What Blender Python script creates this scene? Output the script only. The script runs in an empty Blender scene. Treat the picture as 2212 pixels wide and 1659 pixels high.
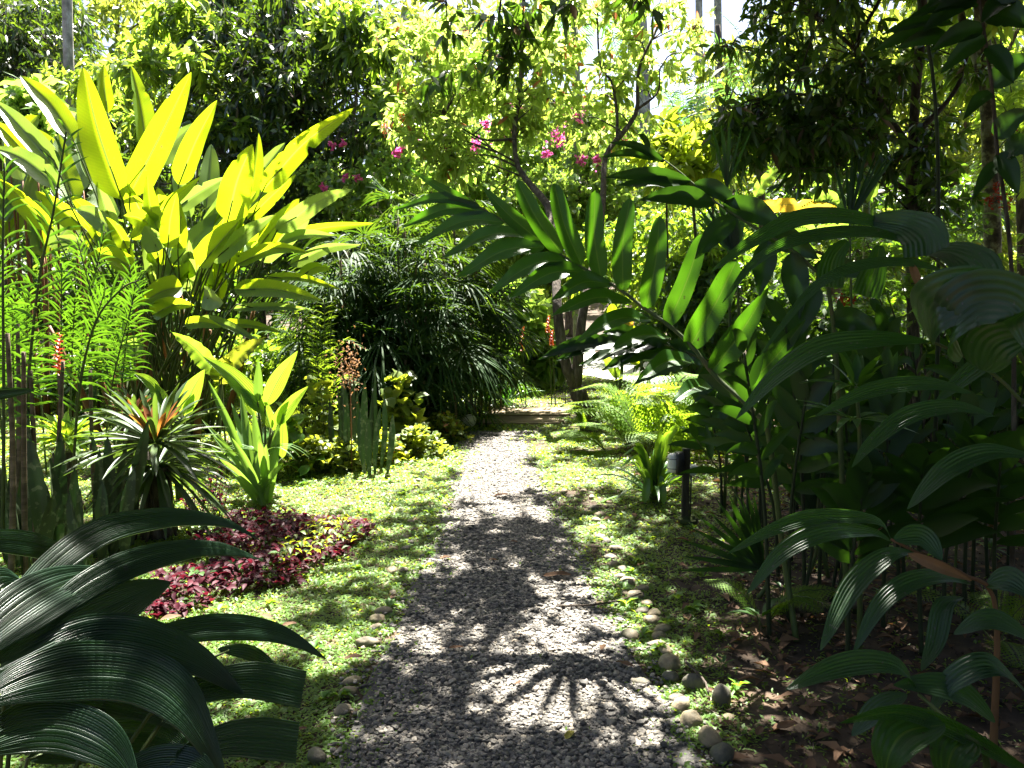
import bpy, math
import numpy as np
from mathutils import Vector
R = np.random.default_rng(11)
SC = bpy.context.scene
COL = SC.collection
PI = math.pi
# ------------------------------------------------------------------ camera model (reading frame 2212 x 1659)
F, CU, CV, HOR = 1790.0, 1106.0, 829.5, 640.0
EYE = 1.5
PITCH = math.atan((CV - HOR) / F)
cp, sp = math.cos(PITCH), math.sin(PITCH)
SUN_EL, SUN_AZ = math.radians(65), math.radians(7)
SUN = np.array([math.sin(SUN_AZ) * math.cos(SUN_EL), math.cos(SUN_AZ) * math.cos(SUN_EL), math.sin(SUN_EL)])

def P(u, v, d):
    """world point seen at (u, v) in the reading frame, d metres ahead of the camera"""
    x, y = (u - CU) / F, -(v - CV) / F
    yy = cp + y * sp
    zz = -sp + y * cp
    k = d / yy
    return np.array([x * k, d, EYE + zz * k])

def G(u, v):
    """ground point seen at (u, v)"""
    x, y = (u - CU) / F, -(v - CV) / F
    yy = cp + y * sp
    zz = -sp + y * cp
    k = -EYE / zz
    return np.array([x * k, yy * k, 0.0])

def px(w, d):
    return w / F * d

def nz(v):
    v = np.asarray(v, float)
    return v / (np.linalg.norm(v, axis=-1, keepdims=True) + 1e-9)

def U(a, b, *s):
    return R.uniform(a, b, s if s else None)

def snoise(x, y, f=1.0, seed=0.0):
    """cheap smooth noise, about -1..1"""
    x = np.asarray(x) * f + seed * 1.7
    y = np.asarray(y) * f - seed * 2.3
    return (np.sin(1.3 * x + 2.1 * y + 0.7) + np.sin(2.7 * x - 1.1 * y + 2.3 + np.sin(1.9 * y)) + np.sin(-0.9 * x + 3.3 * y + np.sin(2.3 * x))) / 3

# ------------------------------------------------------------------ mesh builder
class MB:
    def __init__(s):
        s.V, s.Q, s.T, s.UV, s.n = [], [], [], [], 0

    def add(s, V, Q=None, T=None, uv=None):
        V = np.asarray(V, np.float64).reshape(-1, 3)
        s.V.append(V)
        if Q is not None and len(Q):
            s.Q.append(np.asarray(Q, np.int64).reshape(-1, 4) + s.n)
        if T is not None and len(T):
            s.T.append(np.asarray(T, np.int64).reshape(-1, 3) + s.n)
        s.UV.append(np.zeros((len(V), 2)) if uv is None else np.asarray(uv).reshape(-1, 2))
        s.n += len(V)
        return s

    def mesh(s, name, mat, org=(0, 0, 0), smooth=True):
        V = np.concatenate(s.V) - np.asarray(org)
        q = np.concatenate(s.Q) if s.Q else np.zeros((0, 4), int)
        t = np.concatenate(s.T) if s.T else np.zeros((0, 3), int)
        uv = np.concatenate(s.UV)
        me = bpy.data.meshes.new(name)
        me.vertices.add(len(V))
        me.vertices.foreach_set('co', V.astype(np.float32).ravel())
        li = np.concatenate([q.ravel(), t.ravel()]).astype(np.int32)
        me.loops.add(len(li))
        me.loops.foreach_set('vertex_index', li)
        ls = np.concatenate([np.arange(len(q)) * 4, len(q) * 4 + np.arange(len(t)) * 3]).astype(np.int32)
        me.polygons.add(len(ls))
        me.polygons.foreach_set('loop_start', ls)
        ul = me.uv_layers.new(name='UVMap')
        ul.data.foreach_set('uv', uv[li].astype(np.float32).ravel())
        me.polygons.foreach_set('use_smooth', np.full(len(ls), smooth))
        me.update(calc_edges=True)
        me.validate()
        me.materials.append(mat)
        return me

    def build(s, name, mat, parent=None, org=None, smooth=True):
        if s.n == 0:
            return None
        if org is None:
            org = ORG.get(parent.name, (0, 0, 0)) if parent else (0, 0, 0)
        o = bpy.data.objects.new(name, s.mesh(name, mat, org, smooth))
        COL.objects.link(o)
        if parent:
            o.parent = parent
        else:
            o.location = org
        ORG[o.name] = org
        return o

ORG = {}

def tag(o, label=None, cat=None, group=None, kind=None):
    if label: o['label'] = label
    if cat: o['category'] = cat
    if group: o['group'] = group
    if kind: o['kind'] = kind
    return o

def thing(name, label, cat, loc=(0, 0, 0), group=None):
    o = bpy.data.objects.new(name, None)
    o.empty_display_size = 0.1
    COL.objects.link(o)
    o.location = tuple(float(c) for c in loc)
    ORG[o.name] = tuple(float(c) for c in loc)
    return tag(o, label, cat, group)

# ------------------------------------------------------------------ shapes
def curve(pts, n):
    """Catmull-Rom through pts, n+1 samples"""
    p = np.asarray(pts, float)
    if len(p) == 2:
        t = np.linspace(0, 1, n + 1)[:, None]
        return p[0] * (1 - t) + p[1] * t
    e = np.concatenate([[2 * p[0] - p[1]], p, [2 * p[-1] - p[-2]]])
    d = np.concatenate([[0], np.cumsum(np.linalg.norm(np.diff(p, axis=0), axis=1))])
    tt = np.linspace(0, d[-1], n + 1)
    out = []
    for t in tt:
        k = min(max(np.searchsorted(d, t, side='right') - 1, 0), len(p) - 2)
        s = (t - d[k]) / (d[k + 1] - d[k] + 1e-9)
        a, b, c, f = e[k], e[k + 1], e[k + 2], e[k + 3]
        out.append(0.5 * (2 * b + (c - a) * s + (2 * a - 5 * b + 4 * c - f) * s * s + (-a + 3 * b - 3 * c + f) * s ** 3))
    return np.array(out)

def tube(mb, pts, r, sides=6, n=None):
    p = np.asarray(pts, float)
    if n: p = curve(p, n)
    k = len(p)
    r = np.interp(np.linspace(0, 1, k), np.linspace(0, 1, len(np.atleast_1d(r))), np.atleast_1d(r))
    T = nz(np.gradient(p, axis=0))
    ref = np.array([0.0, 1, 0]) if abs(nz(p[-1] - p[0])[1]) < 0.8 else np.array([1.0, 0, 0])
    A = nz(np.cross(T, ref)); B = np.cross(T, A)
    a = np.linspace(0, 2 * PI, sides, endpoint=False)
    V = p[:, None] + r[:, None, None] * (A[:, None] * np.cos(a)[None, :, None] + B[:, None] * np.sin(a)[None, :, None])
    i, j = np.meshgrid(np.arange(k - 1), np.arange(sides), indexing='ij')
    j2 = (j + 1) % sides
    Q = np.stack([i * sides + j, i * sides + j2, (i + 1) * sides + j2, (i + 1) * sides + j], -1)
    L = np.concatenate([[0], np.cumsum(np.linalg.norm(np.diff(p, axis=0), axis=1))])
    uv = np.stack(np.broadcast_arrays(a[None] / (2 * PI), L[:, None]), -1)
    V = V.reshape(-1, 3)
    top = len(V)
    V = np.concatenate([V, p[-1:], p[:1]])
    uv = np.concatenate([uv.reshape(-1, 2), [[0, L[-1]], [0, 0]]])
    jj = np.arange(sides)
    T1 = np.stack([np.full(sides, top), (k - 1) * sides + jj, (k - 1) * sides + (jj + 1) % sides], -1)
    T2 = np.stack([np.full(sides, top + 1), (jj + 1) % sides, jj], -1)
    mb.add(V, Q, np.concatenate([T1, T2]), uv)
    return mb

def prof(kind, t):
    if kind == 'lance':      # widest a third of the way, long point
        return np.clip(np.sin(PI * t ** 0.72) ** 0.85, 0, 1) * (1 - 0.15 * t) + 0.02
    if kind == 'paddle':     # broad, nearly parallel sides, blunt ends
        return np.clip((1 - (2 * t - 1) ** 4) ** 0.6, 0, 1) * (1 - 0.28 * t) + 0.015
    if kind == 'tongue':     # rounded foot, widest low down, drawn out to a point
        return np.clip(t * 7, 0, 1) ** .6 * np.clip(1 - np.clip(t - .3, 0, 1) ** 1.9 / .7 ** 1.9, 0, 1) ** .8 + .012
    if kind == 'strap':
        return np.clip(np.minimum(1, (t + 0.25) * 1.6) * np.clip((1 - t) * 3.2, 0, 1) ** 0.6, 0, 1) + 0.01
    if kind == 'sword':
        return (0.75 + 0.5 * t) * np.clip((1 - t) * 2.6, 0, 1) ** 0.75 + 0.01
    if kind == 'palm':       # narrow base that widens, then a long taper
        return np.clip(np.sin(PI * t ** 0.9) ** 0.75, 0, 1) + 0.03
    if kind == 'cut':        # fish-tail end
        return np.clip(0.2 + 1.0 * t ** 0.6, 0, 1)
    if kind == 'oval':
        return np.clip(np.sin(PI * t ** 0.85), 0, 1) ** 0.6 + 0.01
    return np.sin(PI * t) + 0.02

def blade(mb, pts, w, face=None, tilt=0.0, n=16, m=6, fold=0.2, kind='lance', pleat=0, amp=0.0, wave=0.0, wf=5.0, curl=0.0, notch=None, twist=0.0):
    """one big leaf along pts; face = direction its broad side looks at (default the viewer's side)"""
    c = curve(pts, n)
    t = np.linspace(0, 1, n + 1)
    T = nz(np.gradient(c, axis=0))
    if face is None:
        face = nz(np.array([0, 0, EYE]) - c[n // 2])
    s0 = nz(np.cross(T[n // 2], face))
    S = nz(s0 - (T @ s0)[:, None] * T)
    N = np.cross(S, T)
    ang = tilt + twist * t
    S, N = S * np.cos(ang)[:, None] + N * np.sin(ang)[:, None], N * np.cos(ang)[:, None] - S * np.sin(ang)[:, None]
    mm = m if not pleat else pleat * 4
    x = np.linspace(-1, 1, mm + 1)
    hw = prof(kind, t) * w / 2
    wl = 1 + 0.0 * t
    ph = U(0, 6.28)
    off = np.abs(x)[None] * math.sin(fold) * hw[:, None] + curl * (x[None] ** 2) * hw[:, None]
    off = off + wave * w * np.sin(wf * 2 * PI * t[:, None] + ph + np.sign(x)[None] * 0.9) * np.abs(x)[None] ** 1.5
    if pleat:
        off = off + amp * (np.array([0, 1.0, 0, -1.0])[np.arange(mm + 1) % 4] * U(.45, 1.35, mm + 1))[None] * np.clip(hw / (w / 2), 0.1, 1)[:, None]
    lat = x[None] * hw[:, None] * math.cos(fold)
    if notch:      # tears: pull one margin in over a short run
        for (tc, sd, dep) in notch:
            msk = np.exp(-((t - tc) / 0.012) ** 2)
            lat = lat * (1 - dep * msk[:, None] * (np.sign(x)[None] == sd) * np.abs(x)[None] ** 2)
    V = c[:, None] + S[:, None] * lat[..., None] + N[:, None] * off[..., None]
    i, j = np.meshgrid(np.arange(n), np.arange(mm), indexing='ij')
    k = mm + 1
    Q = np.stack([i * k + j, i * k + j + 1, (i + 1) * k + j + 1, (i + 1) * k + j], -1)
    uv = np.stack(np.broadcast_arrays((x[None] + 1) / 2, t[:, None]), -1)
    mb.add(V, Q, None, uv)
    return c

def strips(mb, B, D, Nn, L, W, K=4, droop=0.3, fold=0.15, kind='lance', cols=3, side2=None):
    """many narrow leaves at once; B bases, D unit directions, Nn upper-face hints"""
    B = np.asarray(B, float).reshape(-1, 3); N0 = len(B)
    if N0 == 0: return
    D = nz(np.broadcast_to(D, (N0, 3))); Nn = np.broadcast_to(Nn, (N0, 3))
    L = np.broadcast_to(L, (N0,)).astype(float); W = np.broadcast_to(W, (N0,)).astype(float)
    dr = np.broadcast_to(droop, (N0,)).astype(float)
    t = np.linspace(0, 1, K + 1)
    Z = np.array([0, 0, -1.0])
    C = B[:, None] + D[:, None] * (L[:, None] * t)[..., None] + Z * (dr[:, None] * L[:, None] * t ** 2)[..., None]
    T = nz(D[:, None] + Z * (2 * dr[:, None] * t)[..., None])
    S = nz(np.cross(T, Nn[:, None] + 1e-4))
    NN = np.cross(S, T)
    w = prof(kind, t)[None] * W[:, None] / 2
    if cols == 3:
        x = np.array([-1.0, 0, 1]); f = np.abs(x) * fold
    else:
        x = np.array([-1.0, 1]); f = x * 0
    V = C[:, :, None] + S[:, :, None] * (w[..., None] * x)[..., None] + NN[:, :, None] * (w[..., None] * f)[..., None]
    k = len(x)
    a, i, j = np.meshgrid(np.arange(N0), np.arange(K), np.arange(k - 1), indexing='ij')
    b = a * (K + 1) * k + i * k + j
    Q = np.stack([b, b + 1, b + k + 1, b + k], -1)
    uv = np.stack(np.broadcast_arrays(((x + 1) / 2)[None, None], np.broadcast_to(t[None, :, None], (N0, K + 1, 1))), -1)
    mb.add(V, Q, None, uv)

def leaves(mb, B, D, Nn, L, W, curl=0.25, fold=0.3):
    """small folded leaves, 5 points each"""
    B = np.asarray(B, float).reshape(-1, 3); N0 = len(B)
    if N0 == 0: return
    D = nz(D); S = nz(np.cross(D, Nn)); NN = np.cross(S, D)
    L = np.broadcast_to(L, (N0,))[:, None]; W = np.broadcast_to(W, (N0,))[:, None]
    mid = B + D * L * 0.5
    V = np.stack([B, mid + S * W / 2 + NN * W * fold, mid, mid - S * W / 2 + NN * W * fold, B + D * L - NN * L * curl], 1)
    b = np.arange(N0) * 5
    T = np.stack([np.stack([b, b + 1, b + 2], -1), np.stack([b, b + 2, b + 3], -1), np.stack([b + 1, b + 4, b + 2], -1), np.stack([b + 2, b + 4, b + 3], -1)], 1)
    uv = np.tile(np.array([[.5, 0], [0, .5], [.5, .5], [1, .5], [.5, 1]]), (N0, 1))
    mb.add(V.reshape(-1, 3), None, T, uv)

def sticks(mb, A, B, r0, r1=None):
    A, B = np.asarray(A, float), np.asarray(B, float); n = len(A)
    r0 = np.broadcast_to(r0, (n,)); r1 = r0 * .5 if r1 is None else np.broadcast_to(r1, (n,))
    T = nz(B - A); S = nz(np.cross(T, np.array([.31, .87, .37]))); N_ = np.cross(T, S)
    a = np.array([0, 2 * PI / 3, 4 * PI / 3])
    ring = S[:, None] * np.cos(a)[None, :, None] + N_[:, None] * np.sin(a)[None, :, None]
    V = np.concatenate([A[:, None] + ring * r0[:, None, None], B[:, None] + ring * r1[:, None, None]], 1)
    b = (np.arange(n) * 6)[:, None, None]; j = np.arange(3)
    Q = b + np.stack([j, (j + 1) % 3, (j + 1) % 3 + 3, j + 3], -1)[None]
    mb.add(V, Q)

def rdir(n):
    return nz(R.normal(size=(n, 3)))

_ico = None
def stone_mesh(rad, mat, name, sub=2, rough=0.12, seed=0):
    import bmesh
    bm = bmesh.new()
    bmesh.ops.create_icosphere(bm, subdivisions=sub, radius=1)
    V = np.array([v.co[:] for v in bm.verts]); Fc = np.array([[v.index for v in f.verts] for f in bm.faces]); bm.free()
    rr = 1 + rough * snoise(V[:, 0] * 1.3 + V[:, 2], V[:, 1] * 1.3 - V[:, 2] * .7, 1.2, seed)
    V = V * rr[:, None] * np.asarray(rad)
    return MB().add(V, None, Fc, V[:, :2]).mesh(name, mat)

# ------------------------------------------------------------------ materials
def newmat(name):
    m = bpy.data.materials.new(name); m.use_nodes = True
    nt = m.node_tree; nt.nodes.clear()
    out = nt.nodes.new('ShaderNodeOutputMaterial')
    return m, nt, out

def nd(nt, t, **kw):
    n = nt.nodes.new(t)
    for k, v in kw.items():
        if k.startswith('i_'): n.inputs[k[2:].replace('_', ' ')].default_value = v
        else: setattr(n, k, v)
    return n

def ramp(nt, fac, stops):
    r = nt.nodes.new('ShaderNodeValToRGB')
    e = r.color_ramp.elements
    while len(e) < len(stops): e.new(0.5)
    for k, (p, c) in enumerate(stops):
        e[k].position = p; e[k].color = (*c, 1)
    nt.links.new(fac, r.inputs[0])
    return r.outputs[0]

def mixc(nt, fac, a, b, mode='MIX'):
    m = nt.nodes.new('ShaderNodeMix'); m.data_type = 'RGBA'; m.blend_type = mode
    for s, val in ((m.inputs[0], fac), (m.inputs[6], a), (m.inputs[7], b)):
        if isinstance(val, (int, float)): s.default_value = val
        elif isinstance(val, tuple): s.default_value = (*val, 1)
        else: nt.links.new(val, s)
    return m.outputs[2]

def math_(nt, op, a, b=None, c=None):
    m = nt.nodes.new('ShaderNodeMath'); m.operation = op
    for k, val in enumerate((a, b, c)):
        if val is None: continue
        if isinstance(val, (int, float)): m.inputs[k].default_value = val
        else: nt.links.new(val, m.inputs[k])
    return m.outputs[0]

def leafmat(name, c1, c2, tr1, tr2=None, tf=0.45, rough=0.42, spec=0.4, veins=0.0, midrib=None, blotch=None, old=None):
    """leaf: reflecting upper side plus light passed through the blade; tone varies leaf by leaf"""
    m, nt, out = newmat(name)
    geo = nd(nt, 'ShaderNodeNewGeometry')
    rnd = geo.outputs['Random Per Island']
    tc = nd(nt, 'ShaderNodeTexCoord')
    nzx = nd(nt, 'ShaderNodeTexNoise', i_Scale=9.0, i_Detail=3.0)
    nt.links.new(tc.outputs['Object'], nzx.inputs['Vector'])
    f = math_(nt, 'ADD', math_(nt, 'MULTIPLY', rnd, 0.75), math_(nt, 'MULTIPLY', math_(nt, 'SUBTRACT', nzx.outputs[0], 0.5), 0.7))
    f = math_(nt, 'ADD', f, 0.12)
    base = ramp(nt, f, [(0.0, c1), (1.0, c2)])
    trc = ramp(nt, f, [(0.0, tr1), (1.0, tr2 or tr1)])
    if old:   # a few yellowed or brown leaves
        fr, colr = old
        k = math_(nt, 'GREATER_THAN', math_(nt, 'FRACT', math_(nt, 'MULTIPLY', rnd, 37.7)), 1 - fr)
        base = mixc(nt, k, base, colr); trc = mixc(nt, k, trc, tuple(min(1, x * 1.6) for x in colr))
    bump = None
    if veins or midrib:
        uvn = nd(nt, 'ShaderNodeSeparateXYZ'); nt.links.new(tc.outputs['UV'], uvn.inputs[0])
        ax = math_(nt, 'ABSOLUTE', math_(nt, 'SUBTRACT', uvn.outputs[0], 0.5))
        if midrib:
            k = math_(nt, 'LESS_THAN', ax, 0.028)
            base = mixc(nt, math_(nt, 'MULTIPLY', k, 0.75), base, midrib)
            trc = mixc(nt, math_(nt, 'MULTIPLY', k, 0.75), trc, tuple(x * 0.7 for x in midrib))
        if veins:
            w = math_(nt, 'SINE', math_(nt, 'MULTIPLY', math_(nt, 'SUBTRACT', uvn.outputs[1], math_(nt, 'MULTIPLY', ax, 0.16)), veins))
            w = math_(nt, 'MULTIPLY', math_(nt, 'ADD', w, 1.0), 0.5)
            trc = mixc(nt, math_(nt, 'MULTIPLY', w, 0.10), trc, (0.02, 0.06, 0.0), 'MIX')
            bump = nd(nt, 'ShaderNodeBump', i_Strength=0.25, i_Distance=0.004)
            nt.links.new(w, bump.inputs['Height'])
    if blotch:
        sc_, thr, bc = blotch
        n2 = nd(nt, 'ShaderNodeTexNoise', i_Scale=sc_, i_Detail=4.0); nt.links.new(tc.outputs['Object'], n2.inputs['Vector'])
        k = nd(nt, 'ShaderNodeMapRange', i_From_Min=thr, i_From_Max=thr + 0.06); nt.links.new(n2.outputs[0], k.inputs[0])
        base = mixc(nt, k.outputs[0], base, bc); trc = mixc(nt, k.outputs[0], trc, bc)
    b = nd(nt, 'ShaderNodeBsdfPrincipled', i_Roughness=rough)
    b.inputs['Specular IOR Level'].default_value = spec
    nt.links.new(base, b.inputs['Base Color'])
    t = nd(nt, 'ShaderNodeBsdfTranslucent'); nt.links.new(trc, t.inputs[0])
    if bump:
        nt.links.new(bump.outputs[0], b.inputs['Normal'])
    mx = nd(nt, 'ShaderNodeMixShader', i_Fac=tf)
    nt.links.new(b.outputs[0], mx.inputs[1]); nt.links.new(t.outputs[0], mx.inputs[2])
    nt.links.new(mx.outputs[0], out.inputs[0])
    return m

def solid(name, stops, scale=8.0, rough=0.8, bump=0.4, spec=0.3, stretch=(1, 1, 1), island=0.0, dist=0.01, detail=6.0):
    m, nt, out = newmat(name)
    tc = nd(nt, 'ShaderNodeTexCoord'); mp = nd(nt, 'ShaderNodeMapping', i_Scale=stretch)
    nt.links.new(tc.outputs['Object'], mp.inputs[0])
    n = nd(nt, 'ShaderNodeTexNoise', i_Scale=scale, i_Detail=detail, i_Roughness=0.65)
    nt.links.new(mp.outputs[0], n.inputs['Vector'])
    f = nd(nt, 'ShaderNodeMapRange', i_From_Min=0.3, i_From_Max=0.7); nt.links.new(n.outputs[0], f.inputs[0])
    fac = f.outputs[0]
    if island:
        geo = nd(nt, 'ShaderNodeNewGeometry')
        fac = math_(nt, 'ADD', math_(nt, 'MULTIPLY', fac, 1 - island), math_(nt, 'MULTIPLY', geo.outputs['Random Per Island'], island))
    c = ramp(nt, fac, stops)
    b = nd(nt, 'ShaderNodeBsdfPrincipled', i_Roughness=rough); b.inputs['Specular IOR Level'].default_value = spec
    nt.links.new(c, b.inputs['Base Color'])
    if bump:
        bp = nd(nt, 'ShaderNodeBump', i_Strength=bump, i_Distance=dist); nt.links.new(n.outputs[0], bp.inputs['Height'])
        nt.links.new(bp.outputs[0], b.inputs['Normal'])
    nt.links.new(b.outputs[0], out.inputs[0])
    return m

def stone_mat(name, stops):
    """stones: each object its own tone, mottled and a little mossy"""
    m, nt, out = newmat(name)
    oi = nd(nt, 'ShaderNodeObjectInfo'); tc = nd(nt, 'ShaderNodeTexCoord')
    n = nd(nt, 'ShaderNodeTexNoise', i_Scale=2.2, i_Detail=8.0, i_Roughness=0.7); nt.links.new(tc.outputs['Object'], n.inputs['Vector'])
    f = math_(nt, 'ADD', math_(nt, 'MULTIPLY', oi.outputs['Random'], 0.75), math_(nt, 'MULTIPLY', math_(nt, 'SUBTRACT', n.outputs[0], 0.38), 0.9))
    c = ramp(nt, f, stops)
    n2 = nd(nt, 'ShaderNodeTexNoise', i_Scale=1.4, i_Detail=5.0); nt.links.new(tc.outputs['Generated'], n2.inputs['Vector'])
    k = nd(nt, 'ShaderNodeMapRange', i_From_Min=0.56, i_From_Max=0.66); nt.links.new(n2.outputs[0], k.inputs[0])
    c = mixc(nt, math_(nt, 'MULTIPLY', k.outputs[0], 0.6), c, (0.06, 0.075, 0.02))
    b = nd(nt, 'ShaderNodeBsdfPrincipled', i_Roughness=0.7); nt.links.new(c, b.inputs['Base Color'])
    bp = nd(nt, 'ShaderNodeBump', i_Strength=0.35, i_Distance=0.02); nt.links.new(n.outputs[0], bp.inputs['Height']); nt.links.new(bp.outputs[0], b.inputs['Normal'])
    nt.links.new(b.outputs[0], out.inputs[0])
    return m
# ================================================================== materials
M = {}
M['soil'] = solid('soil', [(0, (.016, .012, .008)), (.5, (.042, .028, .018)), (1, (.10, .068, .043))], 5.0, .95, .6, dist=.03, detail=10)
M['gravel_bed'] = solid('gravel_bed', [(0, (.03, .029, .028)), (1, (.10, .095, .085))], 60, .9, .8, dist=.01)
M['gravel'] = solid('gravel', [(0, (.038, .036, .033)), (.35, (.088, .082, .074)), (.65, (.165, .15, .128)), (.88, (.30, .265, .21)), (1, (.22, .15, .10))], 40, .75, .2, island=.8)
M['gravel_far'] = solid('gravel_far', [(0, (.3, .29, .27)), (1, (.5, .48, .44))], 25, .9, .6)
M['cobble'] = stone_mat('cobble', [(0, (.05, .05, .04)), (.4, (.11, .095, .06)), (.75, (.19, .15, .085)), (1, (.27, .22, .14))])
M['pale_stone'] = stone_mat('pale_stone', [(0, (.5, .5, .47)), (1, (.7, .68, .62))])
M['wood'] = solid('wood', [(0, (.07, .05, .03)), (.5, (.17, .13, .075)), (1, (.28, .23, .14))], 14, .85, .5, stretch=(.6, 5, 5), island=.35)
M['post'] = solid('post', [(0, (.012, .010, .009)), (1, (.05, .045, .03))], 12, .75, .4, stretch=(4, 4, .6))
M['mossy'] = solid('mossy', [(0, (.02, .025, .01)), (.6, (.05, .07, .015)), (1, (.10, .10, .07))], 16, .95, .8)
M['black_plastic'] = solid('black_plastic', [(0, (.012, .012, .013)), (1, (.03, .03, .033))], 30, .4, .1, .5)
M['lens'] = solid('lens', [(0, (.50, .51, .49)), (1, (.72, .72, .69))], 9, .3, .05, .5)
M['grey_box'] = solid('grey_box', [(0, (.22, .25, .22)), (1, (.36, .40, .37))], 14, .5, .1)
M['bark'] = solid('bark', [(0, (.022, .018, .014)), (.55, (.07, .055, .042)), (1, (.15, .13, .10))], 9, .95, .9, stretch=(3, 3, .7), dist=.03)
M['pale_bark'] = solid('pale_bark', [(0, (.10, .09, .075)), (.5, (.26, .24, .21)), (1, (.46, .44, .40))], 4, .9, .5, stretch=(2, 2, 1.2), dist=.02)
M['lichen_bark'] = solid('lichen_bark', [(0, (.035, .03, .022)), (.45, (.10, .085, .05)), (.62, (.22, .21, .10)), (1, (.30, .29, .24))], 11, .95, .7, dist=.02)
M['cane'] = solid('cane', [(0, (.03, .05, .012)), (.6, (.06, .085, .02)), (1, (.10, .07, .03))], 6, .6, .2, stretch=(2, 2, .8))
M['shaded_cane'] = solid('shaded_cane', [(0, (.010, .016, .006)), (1, (.03, .042, .014))], 6, .7, .2, stretch=(2, 2, .8))  # cane copy darkened to stand in for deep shade on the right
M['redcane'] = solid('redcane', [(0, (.06, .03, .012)), (.5, (.15, .06, .02)), (1, (.11, .09, .03))], 5, .6, .2, stretch=(2, 2, .5))
M['cane_ring'] = solid('cane_ring', [(0, (.05, .035, .02)), (.5, (.11, .08, .05)), (1, (.24, .17, .12))], 3, .8, .3, stretch=(1, 1, 5))
M['dry'] = leafmat('dry', (.12, .055, .025), (.30, .18, .10), (.22, .10, .03), (.4, .22, .1), .3, .8, .15)
M['fallen'] = leafmat('fallen', (.045, .025, .016), (.2, .12, .07), (.2, .1, .03), None, .2, .8, .15)
M['fallen_yellow'] = leafmat('fallen_yellow', (.25, .22, .04), (.33, .30, .06), (.4, .35, .04), None, .3, .6, .2)
M['heli'] = leafmat('heli', (.055, .14, .015), (.11, .20, .03), (.27, .44, .008), (.45, .54, .008), .52, .36, .45, veins=230, midrib=(.16, .2, .05), blotch=(16.0, .69, (.22, .15, .03)))
M['heli_pale'] = leafmat('heli_pale', (.10, .16, .06), (.16, .23, .10), (.24, .36, .04), None, .38, .33, .55, veins=230, midrib=(.2, .25, .1))
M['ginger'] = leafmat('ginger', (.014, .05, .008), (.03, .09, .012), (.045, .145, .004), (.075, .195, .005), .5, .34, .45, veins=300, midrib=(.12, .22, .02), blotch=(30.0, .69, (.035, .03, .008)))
M['ginger_shaded'] = leafmat('ginger_shaded', (.008, .026, .006), (.02, .05, .010), (.03, .09, .004), (.05, .13, .006), .34, .4, .4, old=(.03, (.16, .10, .04)))  # ginger leaf copy with the shade put into its colour
M['pleated'] = leafmat('pleated', (.013, .036, .022), (.026, .058, .030), (.06, .14, .012), (.08, .17, .015), .28, .30, .7, midrib=(.03, .08, .02), blotch=(42.0, .67, (.05, .07, .045)))
M['palmleaf'] = leafmat('palmleaf', (.012, .032, .014), (.026, .056, .022), (.07, .22, .012), (.1, .26, .015), .33, .36, .5, blotch=(60.0, .66, (.10, .12, .07)))
M['turm'] = leafmat('turm', (.04, .12, .02), (.08, .17, .03), (.26, .5, .03), (.4, .55, .03), .48, .38, .45, veins=190, midrib=(.12, .2, .05))
M['sword'] = leafmat('sword', (.05, .11, .03), (.10, .17, .055), (.24, .42, .04), None, .36, .36, .5)
M['lance'] = leafmat('lance', (.02, .075, .012), (.045, .12, .018), (.07, .19, .006), (.13, .26, .010), .42, .42, .4)
M['snake'] = leafmat('snake', (.012, .024, .009), (.035, .055, .02), (.02, .06, .01), None, .06, .45, .45, blotch=(26.0, .56, (.075, .10, .045)))
M['brom'] = leafmat('brom', (.02, .045, .014), (.045, .075, .022), (.12, .2, .02), None, .3, .42, .3)
M['brom_green'] = leafmat('brom_green', (.07, .16, .015), (.12, .21, .03), (.38, .55, .02), None, .42, .34, .5)
M['brom_red'] = leafmat('brom_red', (.15, .05, .018), (.24, .10, .035), (.38, .11, .02), (.42, .2, .03), .36, .34, .5)
M['grass'] = leafmat('grass', (.05, .12, .016), (.10, .19, .03), (.38, .56, .02), (.54, .62, .03), .44, .5, .35, old=(.02, (.26, .21, .07)))
M['weed'] = leafmat('weed', (.05, .13, .016), (.09, .19, .03), (.28, .5, .02), (.4, .55, .03), .42, .5, .35)
M['groundcover'] = leafmat('groundcover', (.05, .11, .012), (.14, .19, .03), (.38, .5, .02), (.55, .5, .02), .45, .5, .35, old=(.05, (.26, .12, .04)))
M['purple'] = leafmat('purple', (.018, .005, .008), (.075, .011, .02), (.10, .006, .016), (.17, .014, .026), .28, .55, .12, old=(.06, (.04, .09, .02)))
M['rhapis'] = leafmat('rhapis', (.012, .036, .010), (.032, .07, .02), (.06, .15, .008), (.14, .22, .012), .30, .58, .12)
M['fern'] = leafmat('fern', (.06, .13, .015), (.11, .19, .025), (.28, .46, .02), (.4, .54, .03), .48, .5, .3)
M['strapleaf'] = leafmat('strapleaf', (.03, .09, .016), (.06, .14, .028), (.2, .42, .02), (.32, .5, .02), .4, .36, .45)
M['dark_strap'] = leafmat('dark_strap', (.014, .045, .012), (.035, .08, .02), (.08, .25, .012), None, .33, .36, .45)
M['mango'] = leafmat('mango', (.010, .028, .009), (.030, .06, .016), (.05, .12, .008), (.16, .24, .012), .34, .30, .55)
M['mango_light'] = leafmat('mango_light', (.04, .09, .012), (.10, .16, .025), (.30, .50, .03), (.44, .58, .05), .48, .36, .5)
M['yellowtree'] = leafmat('yellowtree', (.10, .15, .015), (.17, .19, .035), (.42, .64, .10), (.56, .69, .12), .52, .42, .45, old=(.02, (.36, .12, .05)))
M['boug'] = leafmat('boug', (.045, .10, .018), (.10, .17, .04), (.34, .56, .06), (.46, .62, .09), .44, .30, .6)
M['pink'] = leafmat('pink', (.50, .04, .20), (.65, .14, .36), (.8, .08, .36), (.8, .22, .5), .5, .5, .25)
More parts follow.
